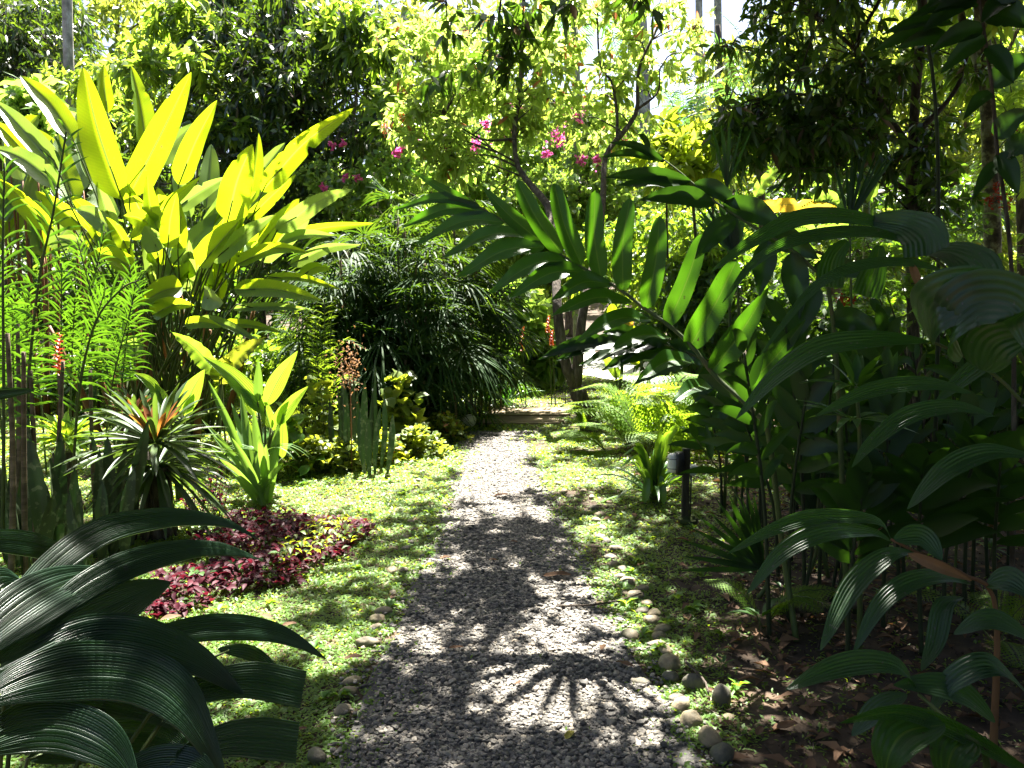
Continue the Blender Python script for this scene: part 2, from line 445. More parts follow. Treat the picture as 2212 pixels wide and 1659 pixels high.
M['red_flower'] = leafmat('red_flower', (.30, .015, .010), (.42, .06, .015), (.4, .02, .01), (.5, .1, .02), .3, .45, .35)
M['darktree'] = leafmat('darktree', (.014, .034, .010), (.04, .07, .016), (.10, .24, .012), (.2, .34, .02), .36, .36, .5, old=(.03, (.12, .08, .05)))
M['overhead'] = leafmat('overhead', (.015, .035, .008), (.03, .06, .014), (.03, .08, .006), (.05, .1, .01), .16, .45, .4)
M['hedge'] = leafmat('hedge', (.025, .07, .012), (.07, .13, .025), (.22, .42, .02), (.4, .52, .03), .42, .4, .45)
M['shaded_hedge'] = leafmat('shaded_hedge', (.016, .042, .010), (.045, .085, .02), (.12, .28, .012), (.22, .36, .02), .36, .42, .45)  # darker copy of hedge, its colour stands in for shade
M['feather'] = leafmat('feather', (.03, .09, .012), (.07, .14, .02), (.22, .5, .02), (.38, .58, .02), .46, .45, .35)
M['banana'] = leafmat('banana', (.06, .14, .03), (.12, .2, .06), (.34, .54, .05), None, .48, .38, .45, veins=200, midrib=(.2, .26, .08))
M['banana_old'] = leafmat('banana_old', (.22, .17, .03), (.3, .2, .04), (.62, .46, .03), (.6, .33, .03), .5, .5, .3, veins=200, midrib=(.2, .2, .05), blotch=(5.0, .57, (.40, .16, .03)))
M['far'] = leafmat('far', (.03, .07, .015), (.09, .14, .035), (.3, .44, .04), (.48, .52, .05), .44, .45, .4)
M['far_palm'] = leafmat('far_palm', (.03, .075, .03), (.06, .12, .05), (.16, .36, .05), None, .36, .36, .5)
M['plumeria'] = leafmat('plumeria', (.08, .14, .02), (.15, .2, .04), (.42, .58, .03), (.55, .62, .04), .5, .38, .45)
M['veg_yellow'] = leafmat('veg_yellow', (.07, .12, .02), (.13, .17, .04), (.3, .42, .02), (.45, .45, .03), .44, .45, .35)

# ================================================================== ground
def near_path(x, y):
    return np.exp(-((x - np.interp(y, PY, (PL + PR) / 2)) / 1.1) ** 2)

def gz(x, y):
    x = np.asarray(x, float); y = np.asarray(y, float)
    k = 1 - np.exp(-((x - np.interp(y, PY, (PL + PR) / 2)) / 1.3) ** 2)
    far = 1 / (1 + np.exp(-(np.hypot(x, y) - 55) / 6))
    return k * (0.045 * snoise(x, y, 0.9) + 0.02 * snoise(x, y, 2.7, 3)) + far * 3.0

_edge = [(1659, 765, 1510), (1560, 775, 1455), (1480, 790, 1410), (1390, 835, 1350), (1300, 882, 1292), (1220, 925, 1252), (1150, 955, 1222),
         (1050, 985, 1165), (980, 1006, 1142), (945, 992, 1132)]
_e = sorted([(G(a, v)[1], G(a, v)[0], G(b, v)[0]) for v, a, b in _edge])
_bend = sorted([(G(a, v)[1], G(a, v)[0], G(b, v)[0]) for v, a, b in [(920, 1040, 1215), (884, 1062, 1233), (868, 1130, 1258), (852, 1178, 1275), (836, 1205, 1300), (818, 1220, 1330), (800, 1225, 1345), (776, 1228, 1352)]])
PY = np.array([1.2] + [e[0] for e in _e] + [e[0] for e in _bend])
PL = np.array([_e[0][1] - .05] + [e[1] for e in _e] + [e[1] for e in _bend])
PR = np.array([_e[0][2] + .05] + [e[2] for e in _e] + [e[2] for e in _bend])

def pl(y): return np.interp(y, PY, PL)
def pr(y): return np.interp(y, PY, PR)

gx = np.unique(np.concatenate([np.linspace(-7, 7, 90), np.sign(np.linspace(-1, 1, 50)) * (7 + 400 * np.abs(np.linspace(-1, 1, 50)) ** 3)]))
gy = np.unique(np.concatenate([np.linspace(-3, 16, 120), -3 - 300 * np.linspace(0, 1, 16) ** 3, 16 + 420 * np.linspace(0, 1, 40) ** 2.2]))
X, Y = np.meshgrid(gx, gy)
i, j = np.meshgrid(np.arange(len(gy) - 1), np.arange(len(gx) - 1), indexing='ij')
k = len(gx)
g = MB().add(np.stack([X, Y, gz(X, Y) - .004], -1), np.stack([i * k + j, i * k + j + 1, (i + 1) * k + j + 1, (i + 1) * k + j], -1))
tag(g.build('ground', M['soil']), kind='structure')

def path_sheet(name, y0, y1, mat, z):
    ys = np.linspace(y0, y1, 60); m = 8
    s = np.linspace(0, 1, m + 1)
    A = pl(ys) + .05 * snoise(ys, ys * 0, 3.1); B = pr(ys) + .05 * snoise(ys, ys * 0 + 5, 2.7)
    X = A[:, None] * (1 - s) + B[:, None] * s
    Yy = np.broadcast_to(ys[:, None], X.shape)
    i, j = np.meshgrid(np.arange(59), np.arange(m), indexing='ij'); k = m + 1
    mb = MB().add(np.stack([X, Yy, gz(X, Yy) + z], -1), np.stack([i * k + j, i * k + j + 1, (i + 1) * k + j + 1, (i + 1) * k + j], -1))
    return tag(mb.build(name, mat), kind='structure')
path_sheet('gravel_path', 1.3, 9.1, M['gravel_bed'], .008)
path_sheet('dirt_path', 10.9, 14.6, M['soil'], .010)
# pale gravel clearing beyond the bend
cx, cy = G(1290, 800)[:2]
a = np.linspace(0, 2 * PI, 40, endpoint=False)
rr = 1 + .1 * np.sin(3 * a) + .06 * np.sin(7 * a)
cl = np.stack([cx + .3 + 1.45 * rr * np.cos(a), cy + 1.8 + 3.6 * rr * np.sin(a), np.full(40, 0.0)], -1)
cl[:, 2] = gz(cl[:, 0], cl[:, 1]) + .02
cc = np.array([[cx + .3, cy + 1.8, .03]])
tag(MB().add(np.concatenate([cl, cc]), None, np.stack([np.arange(40), (np.arange(40) + 1) % 40, np.full(40, 40)], -1)).build('gravel_clearing', M['gravel_far']), kind='structure')

# ---- loose stones of the path
import bmesh
bm = bmesh.new(); bmesh.ops.create_icosphere(bm, subdivisions=1, radius=1)
IV = np.array([v.co[:] for v in bm.verts]); IF = np.array([[v.index for v in f.verts] for f in bm.faces]); bm.free()
def scatter_stones(name, xs, ys, r0, r1, z0=.0, mat='gravel'):
    n = len(xs)
    sh = IV[None] * (1 + U(-.28, .28, n, len(IV), 1))
    r = U(r0, r1, n) * np.exp(R.normal(size=n) * .24)
    sh = sh * (r[:, None] * np.stack([U(.8, 1.5, n), U(.7, 1.1, n), U(.4, .75, n)], -1))[:, None]
    a, b = U(0, 6.28, n), U(-.5, .5, n)
    x, y, z = sh[..., 0], sh[..., 1], sh[..., 2]
    y, z = y * np.cos(b)[:, None] - z * np.sin(b)[:, None], y * np.sin(b)[:, None] + z * np.cos(b)[:, None]
    x, y = x * np.cos(a)[:, None] - y * np.sin(a)[:, None], x * np.sin(a)[:, None] + y * np.cos(a)[:, None]
    Vv = np.stack([x + xs[:, None], y + ys[:, None], z + (gz(xs, ys) + z0 + r * U(.2, .9, n))[:, None]], -1)
    fi = (np.arange(n) * len(IV))[:, None, None] + IF[None]
    return tag(MB().add(Vv, None, fi).build(name, M[mat], smooth=False), kind='stuff')
n = 76000
ys = 2.1 + (9.1 - 2.1) * U(0, 1, n) ** 1.25
s = U(-.09, 1.09, n)
xs = pl(ys) * (1 - s) + pr(ys) * s
keep = (np.abs(s - .5) < .47 + .07 * snoise(xs, ys, 3.0)) | (U(0, 1, n) < .12)
scatter_stones('path_gravel', xs[keep], ys[keep], .005, .0093, .006)

# ---- low grass and creeping cover
def lawn_mask(x, y):
    L, Rr = pl(y), pr(y)
    nzv = snoise(x, y, 1.6, 1); nz2 = snoise(x, y, 4.3, 2)
    m = np.zeros_like(x)
    left = x < L + .06 * nz2
    m = np.where(left, np.where(y < 3.6, .75, 1.0) * np.where((nzv > .55) & (y < 4.2), .3, 1), m)
    dr = x - Rr
    lim = np.interp(y, [2, 3.2, 4.2, 5.2, 6.5, 9, 13], [.15, .32, .9, 1.5, 2.4, 3.8, 5.0])
    dens = np.clip(1.15 - dr / lim, 0, 1) * np.where(nzv > .35, .3, 1)
    dens = np.maximum(dens, np.where((y > 4) & (nz2 > .45), .35, .05))
    m = np.where(dr > .05 * nz2, np.maximum(m, dens), m)
    m = np.where((~left) & (dr < 0), np.where((np.minimum(x - L, Rr - x) < .13 + .12 * nzv) & (y < 9.2), np.where(y > 4, .42, .2), 0.006), m)
    m = np.where((y > 9.02) & (y < 9.6) & (x > L - .1) & (dr < .1), .8, m)
    m = np.where((y > 11.0) & (~left) & (dr < 0), .55, m)
    m = np.where((y > 9.6) & (y < 10.95) & (x > L) & (dr < 0), .0, m)
    return m
n = 185000
ty = 2.2 + 15.3 * U(0, 1, n) ** 1.35
tx = U(-1, 1, n) * (1.0 + .60 * ty) + .1
keep = U(0, 1, n) < lawn_mask(tx, ty)
tx, ty = tx[keep], ty[keep]
nb = 5
bx = np.repeat(tx, nb) + R.normal(size=len(tx) * nb) * .018
by = np.repeat(ty, nb) + R.normal(size=len(tx) * nb) * .018
q = len(bx)
sc_ = np.interp(by, [2, 5, 12], [.8, 1.0, 1.7]) * np.exp(R.normal(size=q) * .25)
ang, el = U(0, 2 * PI, q), U(.1, .95, q)
D = np.stack([np.cos(ang) * np.cos(el), np.sin(ang) * np.cos(el), np.sin(el)], -1)
B = np.stack([bx, by, gz(bx, by) + .004], -1)
mb = MB()
strips(mb, B, D, nz(np.array([0, 0, 1.0]) + .35 * rdir(q)), .029 * sc_, .0092 * sc_, K=2, droop=.35, cols=2, kind='oval')
tag(mb.build('grass', M['grass']), kind='stuff')
# weeds: rosettes of small round leaves among the grass, and the leaf mould of the shaded side
n = 380
wy = 2.4 + 8 * U(0, 1, n); wx = U(-1, 1, n) * (.8 + .5 * wy)
keep = (U(0, 1, n) < lawn_mask(wx, wy)) & ~((wx > pl(wy)) & (wx < pr(wy)))
wx, wy = wx[keep], wy[keep]; q = len(wx)
rep = 7
a = U(0, 2 * PI, q * rep); e = U(.2, .9, q * rep)
D = np.stack([np.cos(a) * np.cos(e), np.sin(a) * np.cos(e), np.sin(e)], -1)
B = np.stack([np.repeat(wx, rep), np.repeat(wy, rep), gz(np.repeat(wx, rep), np.repeat(wy, rep)) + .01], -1)
mb = MB(); leaves(mb, B, D, nz(np.array([0, 0, 1.]) + .3 * rdir(q * rep)), U(.035, .075, q * rep), U(.018, .034, q * rep))
tag(mb.build('weeds', M['weed']), kind='stuff')
n = 6000
lx, ly = U(.4, 6, n), 2.3 + 8 * U(0, 1, n) ** 1.2
lx2, ly2 = U(-7, -1.6, 900), U(8, 12, 900)
lx = np.concatenate([lx, lx2]); ly = np.concatenate([ly, ly2])
keep = ((lx > pr(ly) + np.interp(ly, [2, 3.5, 5, 8], [.2, .5, 1.1, 1.8])) | ((lx > pr(ly) + .1) & (U(0, 1, len(lx)) < .06))) | (lx < pl(ly) - .8)
lx, ly = lx[keep], ly[keep]; q = len(lx)
a = U(0, 2 * PI, q)
D = nz(np.stack([np.cos(a), np.sin(a), U(-.1, .25, q)], -1))
mb = MB(); leaves(mb, np.stack([lx, ly, gz(lx, ly) + .01], -1), D, nz(np.array([0, 0, 1.]) + .35 * rdir(q)), U(.04, .12, q), U(.018, .045, q), curl=.15)
tag(mb.build('leaf_litter', M['fallen']), kind='stuff')

n = 7000
cx_, cy_ = U(.3, 4.5, n), 2.2 + 5.5 * U(0, 1, n) ** 1.4
k = cx_ > pr(cy_) + .12
scatter_stones('soil_crumbs', cx_[k], cy_[k], .003, .009, 0, 'soil')
n = 900
tx_, ty_ = U(.3, 4.8, n), 2.2 + 6 * U(0, 1, n) ** 1.4; k = tx_ > pr(ty_) + .1; tx_, ty_ = tx_[k], ty_[k]; q = len(tx_)
a = U(0, 6.28, q); l = U(.03, .2, q); z_ = gz(tx_, ty_) + U(.005, .015, q)
mb = MB(); T_ = np.stack([np.cos(a), np.sin(a), U(-.02, .06, q)], -1)
sticks(mb, np.stack([tx_, ty_, z_], -1), np.stack([tx_, ty_, z_], -1) + T_ * l[:, None], .0025)
tag(mb.build('twig_debris', M['bark']), kind='stuff')
# ---- red-leaved bed in front of the bromeliads
poly = np.array([G(u, v)[:2] for u, v in [(325, 1338), (300, 1290), (417, 1245), (430, 1180), (490, 1135), (560, 1118), (645, 1112), (770, 1135), (790, 1180), (708, 1243), (562, 1288), (420, 1330)]])
def inside(x, y, pg):
    r = np.zeros(len(x), bool); j = len(pg) - 1
    for i in range(len(pg)):
        xi, yi = pg[i]; xj, yj = pg[j]
        r ^= ((yi > y) != (yj > y)) & (x < (xj - xi) * (y - yi) / (yj - yi + 1e-12) + xi); j = i
    return r
n = 5000
x = U(poly[:, 0].min() - .1, poly[:, 0].max() + .1, n); y = U(poly[:, 1].min() - .1, poly[:, 1].max() + .1, n)
k = inside(x + .1 * snoise(x, y, 5), y + .12 * snoise(x, y, 4, 3), poly); x, y = x[k], y[k]; q = len(x)
B = np.stack([x, y, gz(x, y) + U(.01, .09, q) * (.7 + .5 * snoise(x, y, 3))], -1)
a, e = U(0, 2 * PI, q), U(.0, 1.1, q)
D = np.stack([np.cos(a) * np.cos(e), np.sin(a) * np.cos(e), np.sin(e)], -1)
mb = MB(); strips(mb, B, D, nz(np.array([0, 0, 1.]) + .5 * rdir(q)), U(.045, .085, q), U(.018, .032, q), K=3, droop=.4, kind='oval', fold=.3)
tag(mb.build('red_ground_cover', M['purple']), 'low bed of burgundy red leaves in the lawn beside the bromeliads', 'ground cover', kind='stuff')
x2 = U(-1.25, -.5, 500); y2 = U(4.2, 5.1, 500); k = inside(x2, y2, poly); x2, y2 = x2[k], y2[k]; q = len(x2)
a, e = U(0, 2 * PI, q), U(.2, 1.0, q)
mb = MB(); leaves(mb, np.stack([x2, y2, gz(x2, y2) + U(.06, .15, q)], -1), np.stack([np.cos(a) * np.cos(e), np.sin(a) * np.cos(e), np.sin(e)], -1), nz(np.array([0, 0, 1.]) + .3 * rdir(q)), U(.03, .06, q), U(.015, .03, q))
tag(mb.build('green_weeds', M['groundcover']), kind='stuff')

# ================================================================== stones
cob_mesh = [stone_mesh((1, U(.65, .85), U(.5, .7)), M['cobble'], 'cobble', 3, .14, k * 3.1) for k in range(6)]
def cobble(u, v, wpx, label, group, k, tallness=1.0):
    g_ = G(u, v); d = g_[1]; r = px(wpx, d) / 2 * 1.05
    o = bpy.data.objects.new('cobble', cob_mesh[k % 6]); COL.objects.link(o)
    o.location = (g_[0], d, float(gz(g_[0], d)) + r * .2 * tallness + (.1 * r if tallness > 1 else 0))
    o.scale = (r, r * U(.85, 1.15), r * U(.85, 1.1) * tallness); o.rotation_euler = (U(-.2, .2), U(-.2, .2), U(0, 6.28))
    return tag(o, label, 'stone', group)
GR, GL = 'cobbles edging the right side of the path', 'cobbles along the left side of the path'
right = [(1282, 1098, 22), (1296, 1112, 24), (1288, 1126, 22), (1302, 1142, 26), (1296, 1160, 24), (1310, 1172, 26), (1330, 1190, 30), (1318, 1208, 30), (1326, 1226, 28), (1345, 1234, 26),
         (1338, 1250, 26), (1356, 1262, 36), (1352, 1286, 30), (1385, 1276, 32), (1372, 1292, 40), (1398, 1306, 34), (1388, 1322, 34), (1412, 1328, 34), (1408, 1344, 40), (1430, 1362, 40),
         (1360, 1378, 44), (1422, 1378, 36), (1418, 1398, 42), (1446, 1440, 52), (1450, 1468, 44), (1385, 1478, 40), (1472, 1532, 52), (1462, 1514, 40), (1400, 1500, 30)]
for k, (u, v, w) in enumerate(right):
    cobble(u, v, w, 'rounded dull river cobble in the shaded row edging the right side of the gravel path', GR, k)
left = [(886, 1130, 18), (893, 1146, 16), (880, 1163, 26), (888, 1175, 18), (877, 1188, 22), (848, 1237, 34), (872, 1236, 24), (849, 1284, 24), (828, 1325, 40), (815, 1342, 36), (812, 1358, 30),
        (760, 1476, 44), (752, 1500, 40), (862, 1220, 20), (905, 1040, 16), (900, 1052, 14), (915, 1020, 12), (740, 1540, 40)]
for k, (u, v, w) in enumerate(left):
    cobble(u, v, w, 'rounded tan river cobble half sunk in the grass along the left side of the path', GL, k + 2)
mid = [(1113, 1268 - 0, 0)]
far_r = [(1148, 1035, 16), (1160, 1048, 14), (1185, 1052, 18), (1198, 1068, 18), (1212, 1080, 20), (1240, 1068, 16), (1258, 1080, 18), (1172, 1024, 14), (1228, 1045, 14), (1250, 1052, 14)]
for k, (u, v, w) in enumerate(far_r):
    cobble(u + 20, v - 4, w, 'small pale cobble in the sunlit grass right of the path near the bridge', 'small cobbles in the sunlit grass', k)
cobble(796, 1393, 54, 'long tan cobble like a bent loaf beside the sunlit patch of gravel', GL, 0, .8)
cobble(1437, 1410, 40, 'orange tan cobble catching a spot of sun in the shaded row', GR, 3)
cobble(1497, 1488, 46, 'upright egg shaped mossy cobble standing at the edge of dark soil', GR, 1, 1.7)
cobble(1558, 1520, 48, 'dark upright cobble standing alone on the bare shaded soil', GR, 2, 1.7)
cobble(1575, 1556, 36, 'flat dark pebble lying beside the lone upright cobble', GR, 4, .6)
cobble(1492, 1565, 56, 'large olive cobble above the two sunlit cobbles of the right row', GR, 5)
cobble(1532, 1606, 66, 'large brown cobble lit by sun at the lower right of the path', GR, 0)
cobble(1558, 1640, 66, 'large yellowish cobble with a dark pit, lowest of the right row', GR, 2)
cobble(684, 1640, 50, 'grey cobble upright in the grass, lowest beside the left path edge', GL, 4, 1.3)
o = bpy.data.objects.new('round_stone', stone_mesh((1, .95, .85), M['pale_stone'], 'round_stone', 3, .05)); COL.objects.link(o)
g_ = G(1012, 922); o.location = (g_[0], g_[1], .07); o.scale = (.09, .09, .09)
tag(o, 'whitish round stone beside the near end of the wooden footbridge', 'stone')
o = o.copy(); COL.objects.link(o); g_ = G(1330, 905); o.location = (g_[0], g_[1], .12); o.scale = (.07, .06, .07)
tag(o, 'small whitish stone among the ferns behind the forked trunk', 'stone')

# ================================================================== footbridge
a0, a1 = G(1036, 919), G(1213, 919); b0, b1 = G(1060, 884), G(1236, 884)
fb = thing('footbridge', 'low footbridge of weathered planks crossing the path beyond the lawn', 'bridge', (*((a0 + a1 + b0 + b1)[:2] / 4), 0))
n = 11
def box(mb, c0, c1, z0, z1, wid):
    c0, c1 = np.asarray(c0[:2]), np.asarray(c1[:2]); d = nz(c1 - c0); s = np.array([-d[1], d[0]]) * wid / 2
    b = [c0 - s, c1 - s, c1 + s, c0 + s]; e = .006
    Vv = [[*p, z0] for p in b] + [[*p, z1 - e] for p in b] + [[*(p + (np.mean(b, 0) - p) * .0 + nz(np.mean(b, 0) - p) * e), z1] for p in b]
    Q = [[3, 2, 1, 0], [8, 9, 10, 11]]
    for o_ in (0, 4):
        for q in range(4): Q.append([o_ + q, o_ + (q + 1) % 4, o_ + 4 + (q + 1) % 4, o_ + 4 + q])
    return mb.add(Vv, Q)
for q in range(n):
    t0 = (q + .5) / n
    l, r_ = a0 * (1 - t0) + b0 * t0, a1 * (1 - t0) + b1 * t0
    jx = U(-.03, .03)
    mb = box(MB(), l + [jx, 0, 0], r_ + [jx + U(-.02, .02), 0, 0], -.03, .022 + U(-.010, .010), np.linalg.norm((b0 - a0)[:2]) / n * .84)
    mb.build('plank', M['wood'], fb, smooth=False)
for l, r_ in ((a0 + [.12, 0, 0], b0 + [.12, 0, 0]), (a1 - [.12, 0, 0], b1 - [.12, 0, 0])):
    box(MB(), l, r_, -.16, -.036, .09).build('beam', M['wood'], fb, smooth=False)

# ================================================================== bollard lamp
g_ = G(1479, 1134); d = g_[1]; lx, ly = g_[0], g_[1]
lamp = thing('bollard_lamp', 'short dark wooden post with a white bulkhead lamp on its side', 'garden lamp', (lx, ly, 0))
ph = P(1479, 972, d)[2]; w = px(15, d)
def bevbox(c, s, bev=.006):
    bm = bmesh.new(); bmesh.ops.create_cube(bm, size=1)
    for v in bm.verts: v.co = Vector((v.co[0] * s[0], v.co[1] * s[1], v.co[2] * s[2]))
    bmesh.ops.bevel(bm, geom=bm.edges[:], offset=bev, segments=2, affect='EDGES')
    for v in bm.verts: v.co += Vector(c)
    return bm
def bmobj(name, bm, mat, parent, smooth=False):
    me = bpy.data.meshes.new(name); bm.to_mesh(me); bm.free()
    o_ = ORG[parent.name]
    me.transform(__import__('mathutils').Matrix.Translation((-o_[0], -o_[1], -o_[2])))
    me.materials.append(mat)
    for p in me.polygons: p.use_smooth = smooth
    ob = bpy.data.objects.new(name, me); COL.objects.link(ob); ob.parent = parent; ORG[ob.name] = o_
    return ob
bmobj('post', bevbox((lx, ly, (ph + .05) / 2), (w, w, ph - .05), .004), M['post'], lamp)
bmobj('cap', bevbox((lx, ly, ph + .006), (w * 1.12, w * 1.12, .010), .003), M['black_plastic'], lamp)
mb = MB(); th = np.linspace(0, 2 * PI, 10, endpoint=False)
bmobj('footing', bevbox((lx + .022, ly + .01, .03), (.115, .12, .07), .02), M['mossy'], lamp, True)
hz = (P(1450, 979, d)[2] + P(1450, 1022, d)[2]) / 2; hh = px(46, d)
def oval_shell(x0, x1, ry, rz, r_in, name, mat, rings, seg=28, parent=lamp):
    """rounded body whose axis points along -x, from x0 (mounting face) out to x1"""
    mb = MB(); a = np.linspace(0, 2 * PI, seg, endpoint=False)
    c, s_ = np.cos(a), np.sin(a)
    sq = (np.abs(c) ** 3.2 + np.abs(s_) ** 3.2) ** (-1 / 3.2)
    Vv = []
    for t, f in rings:
        Vv.append(np.stack([np.full(seg, x0 + (x1 - x0) * t), ly + ry * f * c * sq, hz + rz * (1 - (1 - f) * .7) * s_ * sq], -1))
    Vv = np.array(Vv); K = len(rings)
    i, j = np.meshgrid(np.arange(K - 1), np.arange(seg), indexing='ij'); j2 = (j + 1) % seg
    Q = np.stack([i * seg + j, i * seg + j2, (i + 1) * seg + j2, (i + 1) * seg + j], -1).reshape(-1, 4)
    V2 = np.concatenate([Vv.reshape(-1, 3), [Vv[-1].mean(0)], [Vv[0].mean(0)]]); e = K * seg; jj = np.arange(seg)
    T = np.concatenate([np.stack([np.full(seg, e), (K - 1) * seg + jj, (K - 1) * seg + (jj + 1) % seg], -1), np.stack([np.full(seg, e + 1), (jj + 1) % seg, jj], -1)])
    return mb.add(V2, Q, T).build(name, mat, parent)
xb = lx - w / 2
lampbody = oval_shell(xb + .001, xb - px(17, d), .055, hh / 2 * 1.12, 0, 'lamp_housing', M['black_plastic'], [(0, 1), (.8, 1), (1, .94)])
lens = oval_shell(xb - px(17, d) * .9, xb - px(33, d), .046, hh / 2 * .96, 0, 'lens', M['lens'], [(0, 1), (.35, .99), (.65, .94), (.85, .82), (.96, .62), (1, .35)])
for dz in (-.22, .24):
    a = np.linspace(-1, 1, 15)
    pts = np.stack([xb - px(33.5, d) * (1 - np.abs(a) ** 5 * .5), ly + .05 * a, np.full(15, hz + dz * hh)], -1)
    tube(MB(), pts, [.0022], 6).build('guard_bar', M['black_plastic'], lamp)
bmobj('junction_box', bevbox((lx + w / 2 + px(8.2, d), ly - .004, P(1490, 1015, d)[2]), (px(16, d), .05, px(22, d)), .006), M['grey_box'], lamp)
tube(MB(), [[lx + w / 2 + .008, ly - .02, P(1490, 1026, d)[2]], [lx + w / 2 + .008, ly - .022, .3], [lx + w / 2 + .006, ly - .022, .06]], [.006], 6).build('cable', M['black_plastic'], lamp)

# ================================================================== fallen leaves and twigs
def fallen(u, v, Lpx, ang, mat, label, curl=.3, group='fallen leaves on the path and grass'):
    g_ = G(u, v); L = px(Lpx, g_[1]); z = float(gz(g_[0], g_[1])) + .028
    d_ = np.array([math.cos(ang), math.sin(ang), 0])
    pts = [g_ + [0, 0, z] - d_ * L / 2, g_ + [0, 0, z + L * .12 * curl], g_ + [0, 0, z + L * .10 * curl] + d_ * L / 2]
    mb = MB(); blade(mb, pts, L * U(.36, .46), face=np.array([.1, -.1, 1]), n=12, m=6, fold=.35, kind='oval', wave=.05, wf=1.6)
    o = mb.build('fallen_leaf', mat, None, tuple(g_))
    return tag(o, label, 'leaf', group)
for a in [(1083, 1078, 34, .35, 'fallen', 'orange brown fallen leaf on the path just below its brightest stretch'), (1205, 1255, 64, .05, 'fallen', 'long dark curled leaf lying on the shaded gravel right of centre'),
          (1230, 1605, 40, 1.0, 'fallen_yellow', 'yellow green fallen leaf on the gravel near the camera'), (985, 1413, 34, .2, 'fallen', 'flat orange leaf at the lower edge of the widest sunlit gravel'),
          (962, 1215, 26, .5, 'fallen', 'curled brown leaf at the left gravel edge beside the small sunlit patch'), (1110, 1180, 18, -.4, 'fallen', 'small orange leaf curled on the upper gravel'),
          (1302, 1412, 30, 1.2, 'fallen', 'pale twisted leaf on the right gravel margin in shade'), (1350, 1450, 50, -.7, 'fallen', 'purplish grey crumpled leaf among the right cobbles'),
          (575, 1345, 40, -.7, 'fallen', 'pale grey curled leaf on the grass below the red bed'), (625, 1360, 34, .4, 'fallen', 'rust brown leaf on bare soil below the red bed'),
          (370, 1352, 46, .5, 'fallen', 'large pale leaf lying in shade at the tip of the red bed'), (765, 1435, 44, .2, 'fallen', 'rolled brown leaf beside the flat cobble in the left grass'),
          (648, 1590, 34, .3, 'fallen', 'brown leaf on soil at the bottom left of the path'), (1370, 1120, 30, 1.4, 'fallen', 'upright dark dead leaf in the grass left of the lamp post'),
          (1505, 1100, 30, .1, 'fallen', 'bluish grey dead leaf on dark soil right of the lamp post'), (1520, 1230, 30, .2, 'fallen', 'orange leaf on the shaded soil below the lamp post'),
          (1540, 1375, 34, -.8, 'fallen', 'pinkish curled leaf on the dark soil right of the cobbles'), (1602, 1430, 40, -1.2, 'fallen', 'grey upright curled leaf in the deepest shade'),
          (1700, 1590, 60, .4, 'fallen', 'broad brown leaf on sun flecked soil at the bottom right'), (1640, 1600, 44, 1.0, 'fallen', 'crumpled brown leaf beside the sun fleck at lower right'),
          (1120, 1490, 22, .8, 'fallen', 'small rust leaf between the stripes of sun on the gravel'), (1065, 1220, 20, -.2, 'fallen', 'small tan leaf in the middle of the shaded gravel'),
          (850, 1300, 26, 1.2, 'fallen', 'dark brown leaf between two cobbles of the left row'), (545, 1440, 30, .3, 'fallen', 'brown leaf in the shade under the pleated leaves')]:
    fallen(*a[:4], M[a[4]], a[5])
def twig(pts, r, label):
    p = [G(u, v) + np.array([0, 0, h]) for u, v, h in pts]
    o = tube(MB(), [q + [0, 0, float(gz(q[0], q[1]))] for q in p], r, 6, 10).build('twig', M['bark'], None, tuple(p[0]))
    tag(o, label, 'twig')
twig([(1200, 1318, .02), (1280, 1322, .035), (1340, 1308, .03), (1385, 1298, .04)], [.006, .003], 'dark twig lying across the right edge of the gravel')
twig([(1480, 1440, .02), (1520, 1500, .05), (1530, 1520, .03)], [.006, .004], 'pale stick leaning beside the upright cobble')
twig([(1500, 1210, .03), (1610, 1240, .05), (1720, 1262, .04)], [.004, .002], 'thin twig on dark soil below the lamp')
twig([(1650, 1338, .05), (1760, 1340, .06), (1860, 1330, .05)], [.028, .02], 'thick fallen branch lying behind the cane stems')
# ================================================================== plant builders
ZUP = np.array([0, 0, 1.0])
R = np.random.default_rng(21)
def W3(p):
    return P(*p) if len(p) == 3 else np.asarray(p)

def big_leaf(parent, pts, wpx, mat, up=0.0, name='leaf', label=None, **kw):
    """one large leaf as a part; pts are (u, v, depth)"""
    p = [P(*q) for q in pts]
    mid = np.mean(p, 0); d = mid[1]
    view = nz(np.array([0, 0, EYE]) - mid)
    face = nz(view * (1 - up) + ZUP * up)
    w = px(wpx, d) / max(.35, abs(face @ view))
    mb = MB(); blade(mb, p, w, face=face, **kw)
    o = mb.build(name, mat, parent)
    if label: o['label'] = label
    return o, p

def rosette(mb, c, n, L, W, e0, e1, droop, K=6, kind='strap', fold=.25, az0=0, az1=2 * PI, jit=.12):
    a = np.linspace(az0, az1, n, endpoint=False) + R.normal(size=n) * .25
    t = U(0, 1, n)
    e = e0 + (e1 - e0) * t + R.normal(size=n) * jit
    D = np.stack([np.cos(a) * np.cos(e), np.sin(a) * np.cos(e), np.sin(e)], -1)
    Nn = nz(np.stack([-np.cos(a) * np.sin(e), -np.sin(a) * np.sin(e), np.cos(e)], -1) + .15 * rdir(n))
    B = np.asarray(c) + D * .01 + np.stack([np.cos(a), np.sin(a), np.zeros(n)], -1) * W * .3
    strips(mb, B, D, Nn, L * U(.75, 1.1, n), W * U(.8, 1.15, n), K=K, droop=droop * U(.6, 1.3, n), fold=fold, kind=kind)

